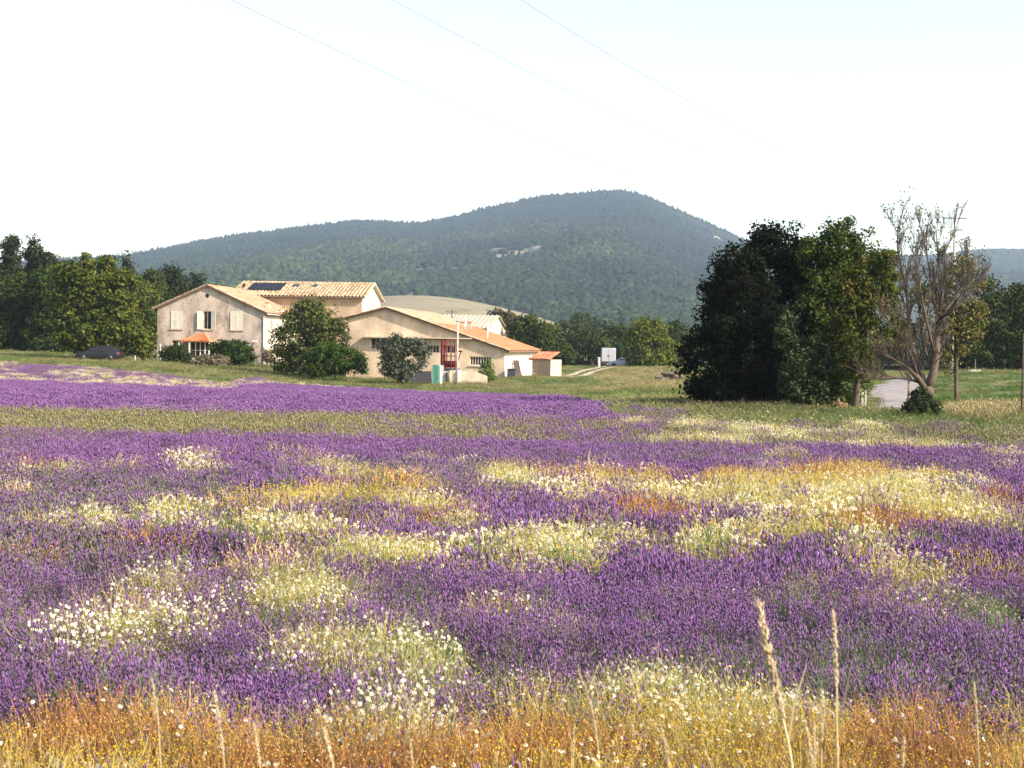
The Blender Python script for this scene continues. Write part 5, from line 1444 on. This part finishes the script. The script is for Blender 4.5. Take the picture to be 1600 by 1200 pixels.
tree('chestnut_tree', 'large rounded chestnut with yellowing leaves above the parked car', 'tree', 142, 133.5, [(140, 440, 42, 44), (115, 480, 34, 44), (165, 480, 44, 50), (185, 520, 36, 34), (135, 520, 48, 28), (215, 530, 26, 26), (190, 450, 26, 30), (110, 430, 22, 26), (222, 545, 18, 16)], CHST, .32, 860, 44, .66, .32, limbs=12)
left = [
    ('dark_pine', 'tall dark pine at the far left edge', 18, 176, [(18, 400, 12, 28), (20, 375, 5, 10), (14, 440, 22, 30)], PINE, 'tree'),
    ('dark_pine', 'pointed dark pine second from the left edge', 52, 178, [(50, 402, 12, 26), (50, 377, 5, 9), (55, 440, 22, 26)], PINE, 'tree'),
    ('dark_pine', 'shorter rounded pine between the pointed one and the chestnut', 78, 176, [(74, 412, 16, 16), (80, 440, 24, 24)], PINE, 'tree'),
    ('leafy_tree', 'deep green broadleaf tree below the left pines', 30, 160, [(25, 460, 34, 34), (45, 500, 36, 40), (10, 500, 30, 44), (30, 540, 44, 22)], WOOD, 'tree'),
    ('leafy_tree', 'green broadleaf tree touching the left side of the chestnut', 82, 156, [(70, 450, 28, 34), (85, 490, 30, 44), (75, 535, 38, 24)], [(.035, .055, .013), (.045, .068, .015), (.026, .038, .012)], 'tree'),
    ('leafy_tree', 'dark tree cut by the left edge of the picture', -45, 158, [(-40, 470, 50, 50), (-30, 520, 50, 40), (-70, 440, 40, 40)], WOOD, 'tree'),
    ('pine_tree', 'slim pine whose tip stands just right of the chestnut top', 198, 186, [(199, 412, 6, 18), (200, 440, 15, 22), (203, 475, 24, 30)], PINE, 'tree'),
    ('pine_tree', 'rounded grey green pine above the left end of the farmhouse roof', 240, 190, [(238, 440, 16, 16), (242, 465, 24, 20), (235, 500, 26, 28)], WOOD, 'tree'),
    ('pine_tree', 'tallest of the pines behind the farmhouse roof', 268, 194, [(268, 428, 12, 14), (272, 450, 20, 22), (270, 480, 26, 22)], PINE, 'tree'),
    ('pine_tree', 'dark pine behind the ridge of the farmhouse', 308, 196, [(308, 440, 9, 13), (306, 458, 17, 16), (310, 480, 22, 16)], PINE, 'tree'),
    ('pine_tree', 'low pine between the farmhouse ridge and the straw-coloured roof', 340, 200, [(338, 458, 10, 12), (345, 475, 16, 12)], PINE, 'tree'),
    ('leafy_tree', 'olive green tree filling the gap between chestnut and farmhouse', 222, 172, [(220, 470, 22, 26), (228, 500, 20, 24), (205, 500, 24, 40)], CHST, 'tree'),
    ('dark_tree', 'brownish tree right behind the white shed gable', 790, 196, [(785, 500, 18, 12), (800, 510, 18, 16), (775, 498, 10, 8)], [(.07, .06, .035), (.055, .06, .03)], 'tree'),
    ('leafy_tree', 'dark green tree over the right end of the barn roof', 828, 182, [(815, 520, 22, 22), (838, 530, 26, 24), (850, 515, 14, 12), (825, 505, 12, 12)], WOOD, 'tree'),
    ('leafy_tree', 'lower green tree right of the barn end', 868, 186, [(862, 545, 22, 18), (880, 552, 16, 14), (845, 540, 16, 16)], WOOD, 'tree'),
    ('leafy_tree', 'mid green tree behind the left side of the van', 925, 232, [(922, 535, 18, 16), (935, 545, 20, 18), (910, 545, 14, 14), (925, 522, 9, 8)], WOOD, 'tree'),
    ('leafy_tree', 'dark tree in the hollow between the barn and the van', 898, 236, [(895, 548, 18, 16), (905, 538, 10, 10)], OAKD, 'tree'),
    ('leafy_tree', 'hazy green tree behind the van', 960, 240, [(955, 535, 18, 16), (968, 530, 16, 18), (965, 552, 20, 14)], WOOD, 'tree'),
    ('round_tree', 'sunlit yellow green round tree beside the van', 1013, 192, [(1012, 535, 32, 32), (990, 545, 18, 24), (1035, 550, 20, 24), (1015, 560, 36, 18), (1018, 512, 20, 12)], FRG, 'tree'),
    ('leafy_tree', 'darker tree squeezed between the round tree and the oaks', 1056, 215, [(1055, 525, 16, 20), (1062, 550, 20, 26)], WOOD, 'tree'),
    ('garden_tree', 'big dense shade tree in front of the farmhouse side wall', 488, 128, [(488, 508, 40, 36), (463, 533, 36, 36), (512, 533, 34, 36), (448, 560, 23, 24), (480, 562, 38, 26), (490, 480, 20, 13)], [(.085, .10, .025), (.11, .12, .032), (.06, .075, .02), (.05, .06, .02)], 'tree'),
    ('laurel_bush', 'bright green rounded bush at the foot of the big shade tree', 522, 123, [(512, 562, 34, 22), (542, 562, 30, 20), (500, 575, 30, 14), (560, 574, 14, 12), (525, 550, 20, 14)], [(.042, .072, .012), (.055, .09, .015), (.028, .045, .010)], 'bush'),
    ('olive_tree', 'grey green olive tree in front of the barn strip window', 626, 120, [(622, 545, 28, 20), (640, 560, 24, 26), (610, 565, 20, 20), (628, 580, 28, 14), (655, 545, 12, 14)], [(.075, .085, .055), (.055, .065, .04), (.10, .105, .07)], 'tree'),
    ('box_bush', 'dark green clipped bush at the left foot of the farmhouse', 276, 138, [(268, 556, 17, 15), (286, 558, 14, 13), (277, 548, 12, 9)], [(.025, .038, .010), (.035, .05, .012)], 'bush'),
    ('dry_shrub', 'brown and grey low shrub in front of the porch', 332, 137, [(332, 564, 22, 9), (312, 566, 12, 7), (348, 566, 12, 7)], [(.16, .13, .085), (.12, .11, .065), (.20, .16, .11)], 'shrub'),
    ('broad_bush', 'spreading green bush hiding the right side of the porch', 362, 139, [(355, 545, 22, 15), (372, 552, 24, 20), (350, 560, 22, 12), (388, 562, 12, 10), (340, 542, 12, 9)], [(.035, .06, .012), (.048, .08, .014), (.025, .038, .010)], 'bush'),
    ('dark_shrub', 'dark shrub wedged between the tall house and the barn', 585, 141, [(584, 506, 9, 8), (590, 516, 8, 14)], OAKD, 'bush'),
    ('leafy_weed', 'yellow green tall weed in front of the barn strip window with white bars', 760, 122, [(758, 580, 9, 10), (766, 585, 8, 10), (762, 570, 5, 8)], [(.13, .17, .05), (.10, .14, .04)], 'plant'),
    ('climber', 'thin brown climber at the foot of the farmhouse side wall', 417, 143, [(416, 556, 5, 8), (420, 560, 5, 7)], [(.2, .15, .09), (.15, .12, .07)], 'plant'),
]
for nm, lab, px, D, bl, cols, cat in left:
    area = sum(a[2] * a[3] for a in bl) * (D / FPX) ** 2 * 3.14
    small = cat in ('bush', 'shrub', 'plant'); lf = .11 * D / 57 if not small else .09 * D / 57
    nc = int(np.clip(area * (9.5 if not small else 17), 36, 520)); cr_ = .28 * (D / 57) * (1 if not small else .7)
    sp_ = .5 if nm != 'climber' else .2
    tree(nm, lab, cat, px, D, bl, cols, lf, nc, 34, cr_, .04 * D / 57 * (3 if not small else 1), limbs=5 if not small else 3)

# a low far wood closing the plain, read as one mass
n = 2600; D = 250 + rs.rand(n) ** .7 * 420; u = (rs.rand(n) * 2 - 1) * .5
X, Y = u * D, D; px = 800 + FPX * u
z = np.maximum(H(X, Y), np.where(Y > 262, hill.z(u, D), -9))
keep = ~((px > 520) & (px < 850)) & ~((px >= 850) & (px < 900) & (Y > 300)) & ~((px > 900) & (px < 1500) & (Y < 330))
X, Y, z = X[keep], Y[keep], z[keep]
rot, scl = rot_scale(len(X), .05, .55, 1.0)
fp2 = []
for k in range(4):
    m_, _, _ = crown_mesh('far_tree_piece', [(np.array([0, 0, 4.5]), np.array([3.4, 3.4, 3.6])), (np.array([1.5, 0, 3]), np.array([2.5, 2.5, 2.5]))], .8, 90, 14, WOOD, 1.1); m_.materials.append(MT['leaf']); fp2.append(m_)
scatter('far_wood', fp2, np.stack([X, Y, z - .5], 1), rot, scl, rs.randint(0, 4, len(X)), 'belt of small far trees on the plain below the mountain', 'wood')


# ---- the dead tree -------------------------------------------------------------------
def dead_tree():
    D = 48.5; k = D / FPX; x0 = gx(1447, D); g_ = h1(x0, D)
    t = thing('dead_tree', 'gnarled dying tree with bare grey branches fanning up beside the road', 'tree', (x0, D, g_))
    def W(px, py, dy=0): return P(px, py, D + dy) - np.array([x0, D, g_])
    def limb(name, pts, r0, r1, sides=8, parent=t, m='deadbark'):
        n = len(pts); bm = bmesh.new(); tube(bm, [tuple(p) for p in pts], list(np.linspace(r0, r1, n)), sides); return bmobj(name, bm, MT[m], parent, smooth=True)
    trunk = limb('trunk', [W(1450, 668), W(1450, 640), W(1449, 618), W(1447, 604)], .26, .22, 12, m='bark')
    tips = []
    mains = [
        ([W(1449, 612), W(1458, 585), W(1462, 555), W(1466, 525, .2), W(1466, 495, .2)], .17, .11),
        ([W(1446, 608), W(1434, 590, -.2), W(1418, 574, -.3), W(1402, 565, -.4), W(1388, 556, -.5)], .12, .035),
        ([W(1447, 606), W(1436, 575, .3), W(1426, 545, .4), W(1420, 500, .5), W(1417, 455, .6), W(1408, 415, .6), W(1403, 392, .7), W(1402, 362, .7)], .10, .018),
        ([W(1440, 598), W(1420, 592, -.2), W(1396, 590, -.3), W(1376, 592, -.3), W(1362, 590, -.3)], .06, .015),
        ([W(1466, 497, .2), W(1464, 470, .3), W(1461, 440, .4), W(1466, 405, .3), W(1463, 365, .3)], .075, .014),
        ([W(1466, 497, .2), W(1472, 465, -.1), W(1476, 430, -.2), W(1476, 395, 0), W(1494, 358, 0)], .07, .012),
        ([W(1467, 495, .2), W(1482, 478, .3), W(1498, 455, .4), W(1508, 432, .4), W(1514, 410, .5)], .065, .014),
        ([W(1467, 500, .2), W(1486, 485, -.2), W(1500, 475, -.3), W(1516, 455, -.3), W(1524, 445, -.3)], .05, .012),
        ([W(1462, 560), W(1452, 520, -.3), W(1443, 480, -.4), W(1437, 445, -.5), W(1434, 400, -.5)], .055, .012),
        ([W(1458, 580), W(1446, 550, .5), W(1440, 520, .7), W(1436, 470, .8), W(1432, 430, .8), W(1430, 382, .8)], .055, .012),
        ([W(1464, 490, .2), W(1457, 460, .6), W(1452, 420, .7), W(1447, 390, .8), W(1441, 362, .8)], .045, .010),
        ([W(1434, 590, -.2), W(1426, 560, -.5), W(1412, 535, -.6), W(1400, 515, -.6), W(1388, 500, -.6)], .045, .012),
    ]
    twg = []
    for mi, (pts, r0, r1) in enumerate(mains):
        limb('limb', pts, r0, r1, m='bark' if mi in (0, 1, 2, 8, 9) else 'deadbark')
        n = len(pts)
        for j in range(1, n):
            for _ in range(4 if j > 1 else 1):
                twg.append((pts[j - 1] + (pts[j] - pts[j - 1]) * rs.rand(), pts[j] - pts[j - 1], np.interp(j, [0, n - 1], [r0, r1]) * .5, 0))
        twg.append((pts[-1], pts[-1] - pts[-2], r1, 0))
    bm = bmesh.new(); out = []
    def grow(p, d, r, lvl):
        d = np.array(d) / (np.linalg.norm(d) + 1e-9); d = d + (rs.rand(3) - .5) * (1.2 if lvl == 0 else .9) + np.array([.05, 0, .38]); d /= np.linalg.norm(d)
        L = [.58, .42, .28][lvl] * (.6 + .8 * rs.rand()); q1 = p + d * L * .5 + (rs.rand(3) - .5) * .06; q2 = p + d * L + (rs.rand(3) - .5) * .1
        r = max(min(r, .03), .007); tube(bm, [tuple(p), tuple(q1), tuple(q2)], [r, r * .75, r * .45], 5 if lvl == 0 else 4)
        out.append(q2)
        if lvl < 2:
            for _ in range(4 if lvl == 0 else 3): grow(p + (q2 - p) * (.3 + .7 * rs.rand()), d, r * .6, lvl + 1)
    for p, d, r, l in twg: grow(p, d, r, l)
    tag(bmobj('twigs', bm, MT['deadbark'], t), kind='stuff')
    # what leaves are left
    out = np.array(out); sel = out[(rs.rand(len(out)) < .16)]
    hi = sel[:, 2] > 2.5; sel = sel[hi]
    geo_c = []
    n = len(sel) * 7; ci = np.repeat(np.arange(len(sel)), 7); pos = sel[ci] + rs.randn(n, 3) * .07
    nrm = rs.randn(n, 3); nrm /= np.linalg.norm(nrm, axis=1, keepdims=True); a = np.cross(nrm, rs.randn(n, 3)); a /= np.linalg.norm(a, axis=1, keepdims=True); b = np.cross(nrm, a)
    s = .085 * (.6 + .8 * rs.rand(n, 1)); V = np.stack([pos - a * s * .5, pos + b * s * .32, pos + a * s * .5, pos - b * s * .32], 1).reshape(-1, 3)
    pal = np.array([(.11, .10, .05), (.16, .12, .08), (.07, .07, .04), (.14, .14, .04)]); c_ = pal[rs.randint(0, 4, len(sel))][ci]
    link('crown', np_mesh('crown', V, [np.arange(n)[:, None] * 4 + [0, 1, 2, 3]], np.repeat(c_, 4, 0)), MT['leaf'], t)


dead_tree()

# ------------------------------------------------------------------ tall grass stalks on the bank by the camera
def stalk(label, pts, D, head, wd, D2=None):
    """pts: photo path from tip down; the stalk stands on the bank"""
    Ps = [P(a, b, D) for a, b in pts]; dirv = Ps[-1] - Ps[-2]
    foot = Ps[-1].copy(); g_ = h1(foot[0], D)
    while foot[2] > g_ - .03: foot = foot + dirv / abs(dirv[2]) * .05 * np.array([.6, 1, 1])
    o = thing('grass_stalk', label, 'grass stalk', (foot[0], foot[1], foot[2]), 0, 'tall dry grass stalks in the foreground')
    L = [p_ - foot for p_ in Ps] + [np.zeros(3)]
    path = np.array(L[::-1]); s = np.linspace(0, 1, len(path)); ss_ = np.linspace(0, 1, 14)
    path = np.stack([np.interp(ss_, s, path[:, i]) for i in range(3)], 1)
    for _ in range(2): path[1:-1] = (path[:-2] + path[2:] + path[1:-1] * 2) / 4
    tubeobj('stem', [tuple(p_) for p_ in path], [wd * .16] * 9 + [wd * .12] * 5, MT['straw_stem'], o, 6)
    # seed head: spikelets crowding the top part
    ln = np.linalg.norm(Ps[0] - Ps[-1]); hl = head
    seg = np.cumsum(np.r_[0, np.linalg.norm(np.diff(path, axis=0), axis=1)]); T = seg[-1]
    n = int(110 * max(.4, hl / .16)); tt = T - hl * rs.rand(n); pos = np.stack([np.interp(tt, seg, path[:, i]) for i in range(3)], 1)
    dr = path[-1] - path[-3]; dr /= np.linalg.norm(dr); prof = np.sin(np.clip((T - tt) / hl, .04, 1) * pi) ** .6
    d = dr + rs.randn(n, 3) * .16; g2 = Geo()
    a = rs.randn(n, 3); a -= (a @ dr)[:, None] * dr; a /= np.linalg.norm(a, axis=1, keepdims=True)
    spindles(g2, pos + a * (wd * .34 * prof * rs.rand(n))[:, None], d + a * .25, wd * 1.1, wd * .17, np.array([.62, .50, .32]), .25, .4, .05)
    ribbons(g2, pos[:n // 2], pos[:n // 2] + (d + a * .5)[:n // 2] * wd * 1.7, wd * .05, np.array([.66, .55, .36]), .0)
    m_ = g2.mesh('seed_head'); link('seed_head', m_, MT['straw'], o)
    if wd > .012:
        bl = Geo(); k = 3; b_ = np.array([path[j] for j in (2, 4, 5)]); e_ = b_ + np.array([[.10, .02, .16], [-.09, 0, .2], [.05, .03, .2]]); ribbons(bl, b_, e_, .006, np.array([.5, .42, .22]), .03); link('blade', bl.mesh('blade'), MT['straw'], o)


MT['straw_stem'] = simple('straw_stem', (.52, .42, .24), .8, .15, 20)
ST = [('thickest pale grass head, leaning left at its tip, right of centre', [(1187, 950), (1200, 1020), (1215, 1090), (1232, 1160), (1240, 1205)], 3.6, .30, .022),
      ('tall upright grass head right of the thickest one', [(1301, 960), (1304, 1010), (1308, 1060), (1307, 1130), (1310, 1205)], 3.7, .20, .014),
      ('short grass head just left of the tall upright one', [(1284, 1082), (1286, 1120), (1283, 1165), (1284, 1205)], 3.8, .14, .012),
      ('short grass head close to the foot of the thickest one', [(1258, 1128), (1264, 1160), (1270, 1205)], 3.7, .12, .011),
      ('lowest grass head between the thickest and the tall upright one', [(1272, 1135), (1273, 1170), (1275, 1205)], 3.9, .10, .010),
      ('slender leaning grass head below the middle of the picture', [(903, 1048), (915, 1078), (927, 1110), (934, 1160), (938, 1205)], 3.8, .18, .010),
      ('thin grass stalk at the foot of the slender leaning one', [(897, 1135), (896, 1170), (895, 1205)], 4.0, .10, .008),
      ('thin grass stalk leaning left just right of the lower centre', [(1033, 1135), (1040, 1165), (1047, 1205)], 3.9, .12, .009),
      ('pale grass head standing against the purple left of centre', [(335, 1082), (341, 1120), (347, 1160), (352, 1205)], 3.8, .18, .011),
      ('leftmost thin grass head, beside the green weeds', [(237, 1060), (243, 1095), (248, 1135), (252, 1205)], 4.2, .14, .008),
      ('short grass stalk second to the right of the one against the purple', [(397, 1132), (402, 1165), (408, 1205)], 3.9, .12, .009),
      ('short leaning grass stalk between the left orange drifts', [(505, 1140), (513, 1165), (523, 1205)], 3.7, .12, .011),
      ('faint straight grass stalk at the lower middle left', [(641, 1158), (643, 1180), (645, 1205)], 4.0, .10, .008),
      ('short straight grass stalk at the lower right', [(1413, 1155), (1412, 1180), (1410, 1205)], 3.8, .10, .009),
      ('rightmost tall faint grass head', [(1522, 1070), (1526, 1110), (1528, 1160), (1531, 1205)], 4.1, .16, .009)]
for a in ST: stalk(*a)

# ------------------------------------------------------------------ air
hb = box('haze', (-5200, 5200, -60, 7200, -40, 480), None)
hm = bpy.data.materials.new('haze_air'); hm.use_nodes = True; n = hm.node_tree; n.nodes.clear()
out = n.nodes.new('ShaderNodeOutputMaterial'); pv = n.nodes.new('ShaderNodeVolumePrincipled')
pv.inputs['Color'].default_value = (.68, .80, 1.0, 1); pv.inputs['Density'].default_value = HAZE; pv.inputs['Anisotropy'].default_value = .3
n.links.new(pv.outputs[0], out.inputs['Volume']); hb.data.materials.append(hm)
tag(hb, kind='stuff')
